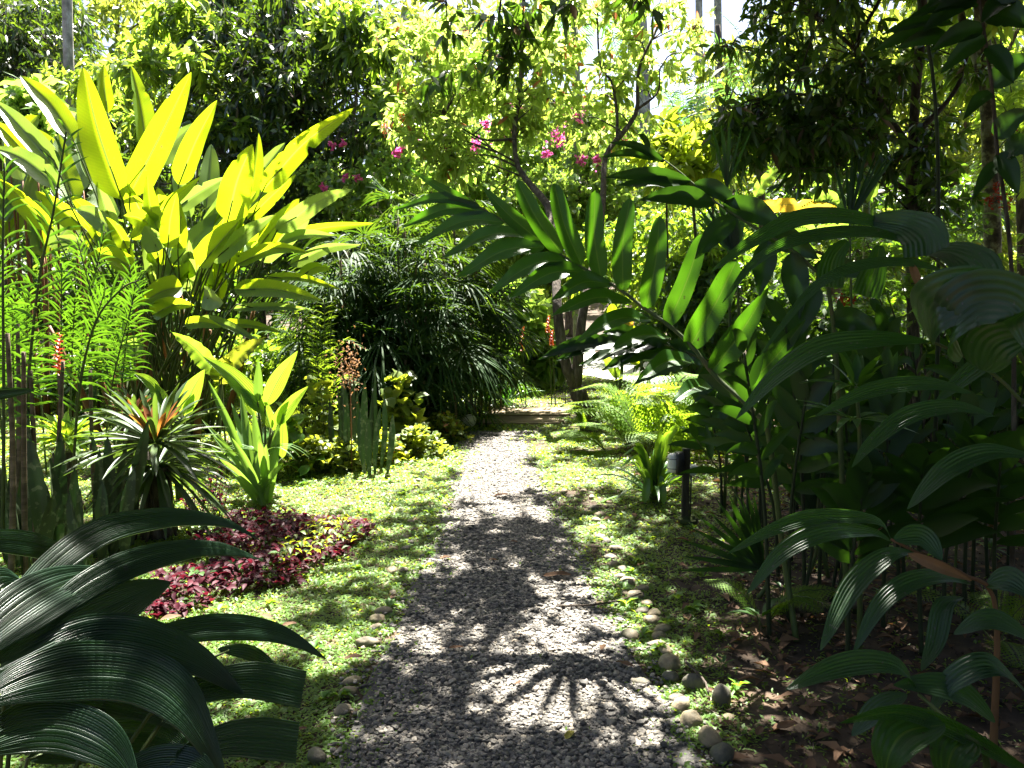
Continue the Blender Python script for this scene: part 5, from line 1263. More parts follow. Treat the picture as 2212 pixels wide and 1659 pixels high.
# mango tree behind the paddle leaves
cl = np.concatenate([clumps_px(640, 200, 270, 230, 15, 1.6, 105, .62), clumps_px(520, 60, 150, 120, 15.5, 1.5, 30, .6), clumps_px(500, 400, 300, 110, 15.5, 1.2, 36, .6), clumps_px(680, 430, 110, 90, 14.5, 1.0, 18, .5)])
sh = np.concatenate([clumps_px(375, 25, 60, 40, 14.2, .3, 6, .32), clumps_px(445, 110, 50, 40, 13.8, .3, 5, .32), clumps_px(735, 45, 60, 45, 13.6, .3, 7, .34), clumps_px(815, 105, 40, 40, 13.4, .3, 6, .32), clumps_px(310, 130, 50, 40, 14.2, .3, 5, .34),
                     clumps_px(480, 255, 45, 40, 13.8, .3, 5, .35), clumps_px(840, 250, 40, 50, 13.2, .4, 5, .32)])
tree('mango_tree', 'large dark mango tree with pale young tips behind the glowing paddle leaves', 'tree', gnd(560, 15), [([gnd(560, 15), at(556, 520, 15), at(562, 340, 14.6), at(590, 230, 14.4), at(600, 120, 14.6), at(640, -60, 14.8)], .16, .05), ([at(562, 340, 14.6), at(640, 260, 14.4), at(700, 170, 14.4), at(720, 60, 14.5)], .09, .03),
     ([at(556, 440, 15), at(480, 330, 15), at(420, 180, 15), at(400, 60, 15)], .09, .03), ([at(565, 320, 14.6), at(660, 330, 14), at(760, 290, 13.8)], .06, .02)],
     [('crown', cl, MG, 'mango'), ('young_shoots', sh, dict(ntw=9, nlf=8, L=.21, W=.062, droop=.15, whorl=.55), 'mango_light')], limb_every=3)
# left dark trees
cl = np.concatenate([clumps_px(60, 90, 120, 130, 20, 1.6, 60, .8), clumps_px(-120, 180, 130, 160, 19, 1.6, 40, .8), clumps_px(90, 240, 90, 60, 19, 1.2, 16, .6)])
tree('dark_leafy_tree', 'dark dense tree at the upper left frame corner beside the pale trunk', 'tree', gnd(20, 20), [([gnd(20, 20), at(24, 400, 20), at(40, 200, 20), at(60, 20, 20)], .22, .07), ([at(30, 300, 20), at(-60, 150, 19.5), at(-120, 60, 19)], .1, .04)], [('crown', cl, {**MG, 'L': .22, 'ntw': 11}, 'mango')], limb_every=3)
cl = np.concatenate([clumps_px(225, 190, 100, 40, 17, 1.0, 16, .45), clumps_px(240, 290, 150, 60, 16.5, 1, 18, .5), clumps_px(330, 80, 40, 50, 18, .8, 7, .45), clumps_px(20, 250, 60, 60, 15, .6, 14, .4)])
tree('light_leafy_tree', 'lighter green sunlit tree between the pale trunk and the mango tree', 'tree', gnd(240, 17), [([gnd(240, 17), at(236, 400, 17), at(240, 190, 17)], .12, .04)], [('crown', cl, dict(ntw=11, nlf=9, L=.18, W=.06, droop=.3), 'mango_light')], limb_every=3)
# pale trunks (tall palms whose heads stand above the picture)
def tall_palm(pts, r, label, head=True, nf=13, L=2.6, mat='far_palm', group=None, name='tall_palm', bark='pale_bark'):
    root = thing(name, label, 'palm', tuple(pts[0]), group)
    c = curve(pts, 24); tube(MB(), c, [r * 1.3, r, r * .85], 10).build('trunk', M[bark], root)
    if head:
        top = c[-1]
        for k in range(nf):
            a = k * 2 * PI / nf + U(-.2, .2); el = U(.1, 1.1); o_ = np.array([math.cos(a), math.sin(a), 0])
            ml, ms = MB(), MB()
            frond(ml, ms, [top, top + o_ * L * .35 + ZUP * L * .45 * math.sin(el), top + o_ * L * .75 + ZUP * L * .35 * math.sin(el), top + o_ * L * 1.0 + ZUP * L * (.1 * math.sin(el) - .25)], 34, .55, .028, ang=1.0, droop=.4, r=.02)
            f = ms.build('frond', M['cane'], root); ml.build('leaves', M[mat], f)
    return root
tall_palm([gnd(158, 18), at(152, 300, 18), at(146, 60, 18), at(142, -220, 18), at(140, -420, 18)], .105, 'tall palm with a pale ringed trunk rising out of the top left')
tall_palm([gnd(1400, 21), at(1392, 300, 21), at(1385, 60, 21), at(1362, -260, 21)], .16, 'tall pale grey trunk leaning left behind the yellow crown', L=2.8)
tall_palm([gnd(1518, 24), at(1512, 200, 24), at(1508, -200, 24)], .11, 'slim tall palm trunk in the bright gap, left one of a pair', L=2.4)
tall_palm([gnd(1560, 25), at(1553, 200, 25), at(1548, -260, 25)], .12, 'slim tall palm trunk in the bright gap, right one of a pair', L=2.4)
tall_palm([gnd(1248, 16), at(1247, 300, 16), at(1245, 160, 16), at(1240, 60, 16)], .08, 'slender pale trunk standing behind the pink flowers', L=1.2, nf=9)

# forked tree beside the path with its yellow green crown
yb = gnd(1277, 9.07); dt = 9.07
fork = at(1244, 836, dt)
YT = dict(ntw=7, nlf=8, L=.14, W=.050, droop=.2, whorl=.35)
ycl = np.concatenate([clumps_px(1180, 110, 310, 130, 12, .9, 48, .38), clumps_px(1010, 130, 150, 130, 11.8, .7, 24, .38), clumps_px(900, 280, 90, 70, 11.4, .5, 16, .36), clumps_px(960, 350, 70, 30, 11.2, .3, 6, .3), clumps_px(1410, 80, 120, 110, 12, .7, 20, .38), clumps_px(1340, 240, 120, 60, 11.8, .5, 9, .3), clumps_px(1120, 240, 110, 70, 11.6, .6, 14, .34), clumps_px(1200, -60, 330, 60, 12.2, .9, 12, .4)])
tree('forked_tree', 'forked dark trunk beside the footbridge carrying an open yellow green crown', 'tree', yb,
     [([yb, at(1266, 890, dt), fork], .11, .085), ([fork, at(1219, 776, dt), at(1204, 665, dt), at(1200, 560, 9.6), at(1185, 450, 10.3), at(1146, 399, 10.7), at(1116, 351, 11), at(1112, 267, 11.2), at(1124, 191, 11.4), at(1131, 0, 11.6), at(1135, -120, 11.6)], .06, .018),
      ([fork, at(1250, 770, dt), at(1261, 665, dt), at(1290, 540, 9.6), at(1303, 420, 10.3), at(1309, 336, 10.7), at(1349, 283, 11), at(1376, 237, 11.2), at(1380, 150, 11.4), at(1420, 60, 11.5)], .06, .018),
      ([at(1332, 305, 10.9), at(1333, 250, 11.1), at(1322, 180, 11.3), at(1295, 130, 11.4), at(1290, -40, 11.6)], .022, .008), ([at(1376, 237, 11.2), at(1420, 200, 11.3), at(1425, 150, 11.3)], .02, .008), ([at(1112, 300, 11.1), at(1040, 300, 11.2), at(960, 250, 11.3)], .018, .006), ([at(1116, 351, 11), at(1060, 320, 11), at(985, 275, 11.2)], .014, .006)],
     [('crown', ycl, YT, 'yellowtree')], bark='bark', limb_r=.012, limb_every=2, tw=.004)
for (u, v) in [(880, 200), (835, 275), (1033, 155), (1500, 60), (872, 262)]:
    c = P(u, v, 11.1); o = MB(); n = 40; q = c + R.normal(size=(n, 3)) * .05; sticks(o, np.repeat(c[None], n, 0), q, .002); leaves(o, q, rdir(n), rdir(n), .05, .012)
    tag(o.build('blossom', M['red_flower'], None, tuple(c)), 'small reddish flower sprig in the yellow green crown', 'flower', 'reddish sprigs in the crown')

# bougainvillea thicket
bcl = np.concatenate([clumps_px(1080, 400, 400, 90, 15.8, .7, 120, .46), clumps_px(1160, 300, 260, 60, 15.8, .5, 40, .44), clumps_px(820, 390, 170, 60, 13, .5, 34, .36), clumps_px(1330, 450, 200, 110, 15.2, .6, 44, .44), clumps_px(1020, 480, 300, 80, 15.2, .6, 50, .44)])
bb = gnd(1120, 15.6)
bg = tree('bougainvillea', 'wide sunlit bougainvillea thicket with scattered pink flower clusters', 'shrub', bb, [([bb, at(1110, 520, 15.6), at(1090, 400, 15.6)], .05, .02), ([bb, at(1200, 500, 15.6), at(1260, 360, 15.6)], .04, .015), ([bb, at(980, 500, 15.6), at(860, 400, 14)], .04, .015)],
          [('foliage', bcl, dict(ntw=9, nlf=9, L=.105, W=.075, droop=.25, K=2), 'boug')], limb_r=.01, limb_every=3, tw=.003)
for (u, v, s) in [(1113, 236, 1.2), (1222, 235, 1.1), (1248, 248, 1.0), (1085, 278, .9), (1063, 290, .7), (1208, 296, 1.2), (1160, 213, .6), (915, 300, .5), (940, 335, .3), (742, 312, .25), (717, 312, .25), (1255, 345, .6), (746, 382, .22), (772, 384, .22), (1030, 315, .7), (1288, 345, .5), (1050, 268, .6), (1340, 300, .5), (1098, 292, .7), (860, 330, .5), (1180, 332, .5), (700, 405, .22), (1290, 360, .5)]:
    c = P(u, v, 14.9 if u > 860 else 12.4); s *= .75; ml = MB(); n = int(80 * s); q = c + R.normal(size=(n, 3)) * np.array([.085, .07, .095]) * s
    sticks(ml, np.repeat(c[None], n, 0), q, .002); leaves(ml, q, rdir(n), rdir(n), .07, .052, curl=.1, fold=.4); o = ml.build('blossom', M['pink'], bg)
# thicket layers below it: shade painted in by a darker hedge colour
def shrub(u, v, ru, rv, d, dd, n, rc, kw, mat, label, name='shrub', cat='shrub', group=None, every=4):
    cl = clumps_px(u, v, ru, rv, d, dd, n, rc); cl[:, 2] = np.maximum(cl[:, 2], .12)
    b = gnd(u, d)
    mid = P(u, v, d)
    return tree(name, label, cat, b, [([b, (b + mid) / 2 + [.1, 0, 0], mid], .035, .015), ([b, (b + mid) / 2 + [px(ru, d) * .5, 0, 0], mid + [px(ru, d) * .6, 0, .1]], .025, .01), ([b, (b + mid) / 2 - [px(ru, d) * .5, 0, 0], mid - [px(ru, d) * .6, 0, 0]], .025, .01)],
                [('foliage', cl, kw, mat)], limb_r=.008, limb_every=every, tw=.003, group=group)
HG = dict(ntw=9, nlf=9, L=.12, W=.05, droop=.3, K=2)
shrub(1180, 560, 260, 80, 15.0, .5, 70, .45, HG, 'hedge', 'mid green shrub under the pink flowered thicket')
shrub(1430, 560, 200, 120, 12.6, .6, 70, .4, HG, 'hedge', 'mid green shrub behind the upper leaves of the arching cane')
shrub(1130, 720, 90, 90, 13.4, .4, 40, .34, {**HG, 'L': .24, 'W': .12}, 'boug', 'bright broad leaved shrub beyond the footbridge')
shrub(1490, 690, 110, 100, 10.8, .6, 40, .34, HG, 'shaded_hedge', 'dim shrub behind the drooping dark cane')
shrub(840, 560, 180, 130, 12.4, .6, 60, .4, HG, 'shaded_hedge', 'dark shrub filling the space behind the fan palms')
shrub(900, 740, 200, 110, 11.2, .5, 70, .36, HG, 'shaded_hedge', 'dark shrub low behind the lady palms')
shrub(560, 600, 200, 140, 12.5, .6, 60, .42, HG, 'shaded_hedge', 'dark shrub deep behind the paddle leaf stems')
shrub(300, 640, 260, 140, 11.5, .8, 80, .42, HG, 'shaded_hedge', 'dark shrub low behind the glowing paddle leaves')
shrub(30, 560, 220, 160, 12, .8, 60, .45, HG, 'shaded_hedge', 'dark shrub at the left edge behind the lance leaved shoots')
shrub(520, 780, 180, 60, 10.0, .6, 40, .3, HG, 'hedge', 'low shrub at the end of the sunny lawn behind the sword leaf clump')
shrub(200, 800, 200, 60, 10.2, .6, 40, .3, HG, 'shaded_hedge', 'low dark shrub behind the bromeliads')
shrub(50, 250, 80, 60, 11.0, .4, 24, .3, {**HG, 'L': .2, 'W': .12}, 'boug', 'bright round leaved vine shrub at the left edge above the pale paddle leaves')
shrub(1640, 700, 200, 110, 9.6, .6, 60, .36, HG, 'shaded_hedge', 'dim shrub behind the upright dark canes')
shrub(1880, 720, 220, 110, 9.0, .6, 60, .36, HG, 'shaded_hedge', 'dim shrub in the middle of the right thicket')
shrub(2150, 740, 180, 130, 8.6, .6, 60, .36, HG, 'shaded_hedge', 'dim shrub at the right edge behind the folded palm leaf')
shrub(1760, 860, 260, 60, 8.4, .5, 40, .28, HG, 'shaded_hedge', 'low dark shrub in the shade far right of the ferns')
shrub(2080, 880, 240, 60, 8.0, .5, 40, .28, HG, 'shaded_hedge', 'low dark shrub near the right edge under the feathery shrub')
shrub(1560, 610, 130, 90, 10.4, .5, 40, .34, HG, 'hedge', 'mid green shrub right of the arching cane leaves')
# yellow leaved plumeria bush
shrub(1490, 350, 85, 55, 10.6, .4, 34, .28, dict(ntw=4, nlf=11, L=.22, W=.062, droop=.0, whorl=.75, K=3), 'plumeria', 'bright yellow green plumeria bush with long leaf whorls', 'plumeria', every=1)
# feathery shrub with orange red flowers
fs = thing('feathery_shrub', 'feathery shrub of tiny paired leaflets with orange red flowers near the right edge', 'shrub', tuple(gnd(1980, 7.2)))
ml, ms = MB(), MB()
for k in range(240):
    c = P(1965 + R.normal() * 115, 575 + R.normal() * 62, 7.2 + R.normal() * .35); a = U(0, 6.28); L = U(.22, .34)
    D = np.array([math.cos(a), math.sin(a), U(-.2, .3)])
    frond(ml, ms, [c, c + D * L * .5 + [0, 0, .03], c + D * L - [0, 0, .03]], 15, .075, .018, ang=1.1, droop=.05, K=2, r=.002, t0=.1, kind='oval')
ml.build('foliage', M['feather'], fs); ms.build('fronds', M['cane'], fs)
mb = MB()
for k in range(7):
    b = gnd(1980, 7.2) + [U(-.2, .2), U(-.1, .1), 0]; e = P(U(1840, 2110), U(520, 620), 7.2); tube(mb, [b, (b + e) / 2 + [U(-.1, .1), 0, .1], e], [.014, .008, .004], 6, 10)
mb.build('stem_cluster', M['bark'], fs)
for (u, v) in [(2165, 428), (2172, 445), (2140, 432), (2158, 402), (2175, 275), (2190, 268), (2158, 280), (1820, 652), (1842, 650)]:
    c = P(u, v, 7.0); o = MB(); n = 22; q = c + R.normal(size=(n, 3)) * .022; sticks(o, np.repeat(c[None], n, 0), q, .0015); leaves(o, q, rdir(n), rdir(n), .035, .02, fold=.4)
    o.build('blossom', M['red_flower'], fs)

# banana plants
bn = thing('banana_plant', 'banana plant with a broad yellow brown leaf lying level behind the dark tree', 'plant', tuple(gnd(1720, 11)))
bt = tube(MB(), [gnd(1720, 11), at(1716, 650, 11), at(1705, 480, 11)], [.1, .08, .05], 10, 10).build('trunk', M['cane'], bn)
for pts, w, m in [([(1612, 452), (1700, 442), (1812, 452)], 34, 'banana_old'), ([(1690, 388), (1735, 385), (1790, 392)], 34, 'banana'), ([(1632, 425), (1650, 395), (1685, 362)], 30, 'banana'), ([(1755, 430), (1790, 420), (1812, 440)], 24, 'banana'), ([(1578, 400), (1582, 360), (1590, 330)], 36, 'banana'), ([(1700, 480), (1760, 500), (1840, 480)], 30, 'banana'),
                  ([(1868, 365), (1885, 350), (1900, 320)], 40, 'heli_pale'), ([(1830, 372), (1840, 355), (1862, 350)], 26, 'banana'), ([(1700, 350), (1712, 335), (1735, 330)], 20, 'heli_pale'), ([(1790, 380), (1815, 360), (1826, 335)], 30, 'banana')]:
    big_leaf(bn, [(*q, 10.9) for q in pts], w, M[m], n=20, m=8, fold=.25, kind='paddle', wave=.08, wf=4, tilt=U(-.3, .3), notch=[(U(.2, .8), R.choice([-1, 1]), .8) for _ in range(4)])
bn2 = thing('banana_plant', 'second banana plant with pale leaves deeper in the right thicket', 'plant', tuple(gnd(1880, 12.5)))
tube(MB(), [gnd(1880, 12.5), at(1876, 600, 12.5), at(1870, 420, 12.5)], [.1, .08, .05], 10, 10).build('trunk', M['cane'], bn2)
for k in range(8):
    a = U(-2.9, -.2); L = U(80, 150); b = (1870 + U(-20, 20), 430 + U(-20, 20))
    big_leaf(bn2, [(*b, 12.5), (b[0] + L * .5 * math.cos(a), b[1] + L * .55 * math.sin(a), 12.4), (b[0] + L * math.cos(a), b[1] + L * .8 * math.sin(a), 12.3)], U(28, 44), M['banana' if k % 2 else 'heli_pale'], n=16, m=6, fold=.3, kind='paddle', tilt=U(-.6, .6), wave=.05)

# fan palms: the dark lady palms on the left of the bridge
for k, (u, d, top, n) in enumerate([(720, 9.6, 520, 12), (770, 9.2, 470, 14), (820, 9.8, 430, 15), (860, 9.2, 455, 16), (905, 9.6, 420, 16), (950, 9.1, 470, 17), (985, 9.9, 440, 16), (1012, 10.2, 520, 15), (1058, 10.6, 560, 12), (890, 8.9, 620, 9), (860, 8.7, 640, 8), (790, 8.9, 600, 10), (705, 8.8, 620, 10), (745, 9.0, 560, 11)]):
    b = gnd(u, d); h = P(u, top, d)[2]
    lab = ['leftmost lady palm of the dark group behind the feathery palm', 'lady palm with sunlit top leaves next to the paddle leaves', 'tall lady palm lit on top in the middle of the dark group', 'lady palm behind the strap leaf clump', 'tallest lady palm in the dark group', 'lady palm with drooping dark fans near the group front',
           'lady palm under the tip of the arching cane', 'lady palm right of the tallest one near the path', 'lady palm whose fans hang beside the path bend', 'short lady palm in front with its fans in deep shade', 'short lady palm above the begonia like leaves', 'lady palm above the slender sword leaves', 'short lady palm at the left end of the group beside the feathery palm', 'short lady palm under the lowest paddle leaves'][k]
    root = thing('lady_palm', lab, 'palm', tuple(b), 'lady palms in the dark group')
    for s in range(5):
        q = b + [U(-.2, .2), U(-.15, .15), 0]; tp = np.array([q[0] + U(-.12, .12), q[1], h * U(.35, 1.0)])
        c = curve([q, (q + tp) / 2 + [U(-.04, .04), 0, 0], tp], 16); cane_o = tube(MB(), c, [.014, .012], 7).build('cane_stem', M['cane_ring'], root)
        ml = MB(); ms = MB()
        for f in range(int(n * 1.1)):
            pt = c[R.integers(3, 17)] if f > 2 else c[-1]; a = U(0, 6.28); el = U(-.1, 1.2); L = U(.22, .42)
            o_ = nz(np.array([math.cos(a) * math.cos(el), math.sin(a) * math.cos(el), math.sin(el)])); hub = pt + o_ * L
            sticks(ms, [pt], [hub], .0035)
            ax = nz(o_ + [0, 0, -.35]); nr = nz(ZUP * 1.0 - ax * (ax @ ZUP) + .2 * rdir(1)[0])
            fan(ml, hub, ax, nr, R.integers(9, 14), U(.30, .50), .020, spread=U(1.8, 3.1), droop=U(.2, .9), K=4)
        ml.build('leaves', M['rhapis'], cane_o); ms.build('stalk_sprays', M['cane'], cane_o)

# feather palms on the right, mid distance
def far_palm_fronds(u, v, d, fr, label, r=.05, mat='far_palm', L=.42):
    b = gnd(u, d); top = P(u, v, d); root = thing('feather_palm', label, 'palm', tuple(b))
    tube(MB(), [b, (b + top) / 2 + [.05, 0, 0], top], [r * 1.2, r, r * .8], 8, 14).build('trunk', M['bark'], root)
    for (ut, vt, dd) in fr:
        t_ = P(ut, vt, d + dd); l = np.linalg.norm(t_ - top); mid = (top + t_) / 2 + ZUP * l * .22
        ml, ms = MB(), MB(); frond(ml, ms, [top, mid, t_], 40, L, .022, ang=1.05, droop=.35, r=.012, t0=.12)
        f = ms.build('frond', M['cane'], root); ml.build('leaves', M[mat], f)
far_palm_fronds(1480, 330, 14, [(1425, 190, -.3), (1540, 250, 0), (1420, 260, .3), (1570, 310, -.4), (1390, 330, 0), (1470, 180, .5), (1530, 190, .3), (1440, 400, -.5), (1560, 390, -.3)], 'feather palm with drooping dark green fronds behind the plumeria')
far_palm_fronds(1640, 260, 15, [(1500, 75, 0), (1560, 30, .4), (1720, 60, 0), (1480, 190, -.4), (1760, 180, .3), (1640, 0, 0), (1520, 300, -.5), (1700, 330, -.5)], 'tall feather palm with brownish comb like fronds against the bright gap', .07, L=.6)
far_palm_fronds(1800, 330, 12.5, [(1700, 240, 0), (1760, 190, .3), (1850, 200, 0), (1900, 280, .2), (1720, 360, -.3), (1890, 380, -.3), (1640, 330, .2), (1800, 450, -.4), (1780, 170, 0)], 'feather palm hidden behind the dark tree on the right', .05)
far_palm_fronds(2200, 300, 10, [(2120, 200, 0), (2160, 150, .3), (2230, 180, 0), (2100, 290, -.2), (2130, 380, -.3), (2220, 420, -.3)], 'feather palm with yellowing fronds at the right edge', .06, 'fern')
# spiky fan palm spears
def spear_palm(u, v, d, n, L, label, axis, spread, mat='palmleaf', W=.045, nrm=(0, -1, .2)):
    b = gnd(u, d); hub = P(u, v, d); root = thing('fan_palm', label, 'palm', tuple(b))
    tube(MB(), [b, (b + hub) / 2 + [.03, 0, 0], hub], [.012, .009, .007], 7, 8).build('leaf_stalk', M['cane'], root)
    ml = MB(); fan(ml, hub, nz(np.array(axis, float)), nz(np.array(nrm, float)), n, L, W, spread=spread, droop=.05, K=4, kind='lance'); ml.build('fan_leaf', M[mat], root)
spear_palm(1835, 480, 6.2, 13, .7, 'dark fan palm spears splayed upward in the middle right', (.3, .2, 1), .85, mat='ginger_shaded', W=.026, nrm=(-.8, -.6, .2))
spear_palm(1570, 410, 5.6, 10, .45, 'dark thin fan palm spears above the second cane', (.0, 0, 1), .5, W=.02)
spear_palm(1592, 555, 5.2, 16, .42, 'grey pleated half open fan leaf hanging behind the arching cane', (-.35, 0, 1), .8, W=.035)
spear_palm(1650, 1230, 4.0, 16, .45, 'dark fan leaf low among the cane stems', (-.6, 0, .6), 1.4, W=.03, mat='ginger_shaded')
spear_palm(1760, 1120, 4.4, 18, .6, 'large dim pleated fan leaf standing among the canes', (-.1, 0, 1), 1.1, W=.045)

# dark tree overhanging from the right
DT = dict(ntw=8, nlf=7, L=.11, W=.038, droop=.4)
tb = gnd(1975, 7.6)
dcl = np.concatenate([clumps_px(1780, 170, 260, 180, 7.2, .8, 36, .25), clumps_px(1700, 270, 180, 110, 7.0, .5, 16, .24), clumps_px(1880, 300, 180, 140, 7.4, .6, 22, .25), clumps_px(1990, 160, 140, 180, 7.8, .6, 10, .26), clumps_px(2000, 380, 120, 100, 7.6, .5, 10, .26), clumps_px(1800, -60, 260, 80, 7.2, .8, 24, .3), clumps_px(1600, 300, 60, 50, 7, .3, 7, .2)])
tree('dark_tree', 'dark fine branched tree hanging over the right side against the light', 'tree', tb, [([tb, at(1972, 700, 7.6), at(1968, 480, 7.6), at(1975, 240, 7.6), at(1990, 60, 7.6), at(2000, -200, 7.5)], .07, .03), ([at(1972, 330, 7.6), at(1900, 220, 7.4), at(1850, 110, 7.2), at(1900, 0, 7.1)], .035, .015), ([at(1968, 420, 7.6), at(1850, 330, 7.3), at(1750, 210, 7.1), at(1660, 220, 7)], .025, .008), ([at(1850, 110, 7.2), at(1760, 30, 7.1), at(1690, 0, 7)], .018, .006), ([at(1968, 300, 7.6), at(2060, 200, 7.7), at(2100, 90, 7.8)], .03, .01)],
     [('crown', dcl, DT, 'darktree')], limb_r=.008, limb_every=1, tw=.003)
# lichen covered trunk at right
lb = gnd(2150, 8.2)
lcl = np.concatenate([clumps_px(2170, 120, 90, 120, 11.5, .8, 34, .4), clumps_px(2120, -80, 220, 70, 9, 1, 40, .4), clumps_px(2060, 120, 60, 80, 11, .6, 14, .36)])
tree('lichen_tree', 'straight lichen spotted trunk near the right edge with sunlit leaves beyond it', 'tree', lb, [([lb, at(2146, 600, 8.2), at(2136, 300, 8.2), at(2122, 60, 8.2), at(2118, -160, 8.2)], .085, .06), ([at(2128, 180, 8.2), at(2085, 60, 8.3), at(2050, -40, 8.4)], .05, .03), ([at(2130, 120, 8.2), at(2160, 150, 9.5), at(2170, 120, 11)], .03, .015)],
     [('crown', lcl, dict(ntw=9, nlf=9, L=.13, W=.06, droop=.3), 'mango_light')], bark='lichen_bark', limb_every=3, limb_r=.015)
# dark sapling in front at the right edge
sb = grounded(2190, 1300, 3.5); sap = thing('sapling', 'tall thin dark sapling near the right edge with large drooping leaves overhead', 'sapling', tuple(sb))
c = curve([sb, P(2190, 800, 3.5), P(2181, 527, 3.5), P(2154, 325, 3.5), P(2143, 191, 3.5), P(2112, -20, 3.5), P(2090, -150, 3.5)], 40)
tube(MB(), c, [.012, .009, .006], 7).build('stem', M['bark'], sap)
for (b, t, w) in [((2110, -10), (1990, 70), 46), ((2115, 10), (1960, 40), 40), ((2125, 60), (2010, 110), 44), ((2130, 80), (2030, 160), 40), ((2060, 50), (1905, 75), 40), ((2050, 80), (1935, 105), 36), ((2030, 60), (1880, 115), 34), ((2143, 190), (2240, 120), 60), ((2120, 30), (2230, 60), 70), ((2150, 300), (2230, 240), 56), ((2155, 330), (2200, 420), 44), ((2160, 350), (2100, 430), 30), ((2143, 200), (2080, 260), 30), ((2170, 330), (2225, 330), 60), ((2100, -30), (2000, 20), 50), ((2190, 0), (2120, 50), 50), ((2130, 100), (2190, 180), 44)]:
    d = 3.5; mid = ((b[0] + t[0]) / 2, (b[1] + t[1]) / 2 - 12)
    big_leaf(sap, [(*b, d), (*mid, d - .05), (*t, d - .1)], w, M['ginger_shaded'], up=.2, n=12, m=6, fold=.3, kind='lance', tilt=U(-.5, .5), wave=.04)

# far trees closing the view
gaps = [(1330, 95, 85), (1250, 60, 50), (1545, 30, 100), (160, 60, 45), (2190, 110, 30), (1500, 120, 40), (1340, 180, 35), (1560, 200, 35)]
def far_clumps(u, v, ru, rv, d, dd, n, rc):
    cl = clumps_px(u, v, ru, rv, d, dd, n, rc)
    y, z = cl[:, 1], cl[:, 2] - EYE
    zc = y * cp - z * sp; uu = CU + F * cl[:, 0] / zc; vv = CV - F * (z * cp + y * sp) / zc
    k = np.ones(len(cl), bool)
    for gu, gv, gr in gaps: k &= np.hypot(uu - gu, vv - gv) > gr
    return cl[k]
FT = dict(ntw=10, nlf=8, L=.34, W=.14, droop=.3, K=2)
for k, (u, d, v, ru, rv, n, mat, lab) in enumerate([(-60, 30, 250, 220, 300, 70, 'far', 'tall far tree seen at the left edge beyond the dark dense tree'), (260, 32, 200, 220, 280, 80, 'far', 'tall far tree behind the light leafy tree'), (700, 30, 200, 260, 300, 90, 'mango', 'tall far dark tree behind the mango tree'),
        (1000, 26, 200, 200, 250, 60, 'far', 'tall far tree behind the yellow crown, left half'), (1230, 30, 330, 170, 130, 40, 'far', 'far tree behind the pink flowers'), (1640, 32, 240, 150, 260, 60, 'far', 'tall far tree right of the slim palm trunks'),
        (1850, 24, 200, 200, 300, 80, 'far', 'tall far tree seen through the dark tree on the right'), (2120, 22, 240, 220, 300, 80, 'far', 'tall far tree at the right edge behind the lichen trunk'), (1100, 20, 480, 420, 120, 90, 'hedge', 'far hedge tree low behind the bougainvillea'), (1800, 17, 480, 420, 140, 90, 'shaded_hedge', 'far low tree behind the banana plants'),
        (300, 18, 480, 420, 140, 90, 'shaded_hedge', 'far low tree behind the paddle leaf clump'), (1560, 19, 150, 70, 120, 18, 'far', 'small crowned far tree between the pale trunk and the comb like fronds'), (2380, 20, 300, 160, 330, 40, 'far', 'far tree cut off by the right frame edge')]):
    cl = far_clumps(u, v, ru, rv, d, 1.5, n, d * .038)
    b = gnd(u, d)
    tree('far_tree', lab, 'tree', b, [([b, at(u + 10, v + rv * .5, d), at(u, v, d), at(u - 10, v - rv * .8, d)], .2, .06)], [('crown', cl, {**FT, 'L': .011 * d + .03, 'W': .0048 * d + .01}, mat)], limb_every=6, tw=.012, limb_r=.04)
# the wood beyond: one continuous mass all round, low enough to stay behind everything
a = R.uniform(0, 2 * PI, 1500); rad = U(44, 62, 1500); keep = ~((np.abs(np.arctan2(np.sin(a - PI / 2), np.cos(a - PI / 2))) > 1.2) & (R.uniform(0, 1, 1500) < .5))
a, rad = a[keep], rad[keep]
wc = np.stack([rad * np.cos(a), rad * np.sin(a), U(0, 1, len(a)) ** 1.2 * 10.5, U(1.6, 2.6, len(a))], -1)
ml = MB(); crown(ml, None, wc, 10, 8, .9, .45, droop=.3, K=2, fine=False); tag(ml.build('far_woods', M['far']), kind='stuff')

R = np.random.default_rng(41)
# unseen foliage added around the viewpoint to block sky fill
n = 900
a = R.uniform(-PI, PI, n); a = a[np.abs(a) > math.radians(44)]; q = len(a); rad = U(6.5, 12, q)
wc = np.stack([rad * np.sin(a), rad * np.cos(a), U(0, 1, q) ** .9 * 9.5, U(.7, 1.1, q)], -1)
wc = wc[((np.abs(wc[:, 0]) > 4.6) | (wc[:, 1] < -4)) & ~((wc[:, 0] < .5) & (wc[:, 1] < 1.5) & (R.uniform(0, 1, len(wc)) < .8))]
ml = MB(); crown(ml, None, wc, 9, 8, .34, .15, droop=.3, K=2, fine=False); tag(ml.build('sky_block_foliage', M['overhead']), kind='stuff')
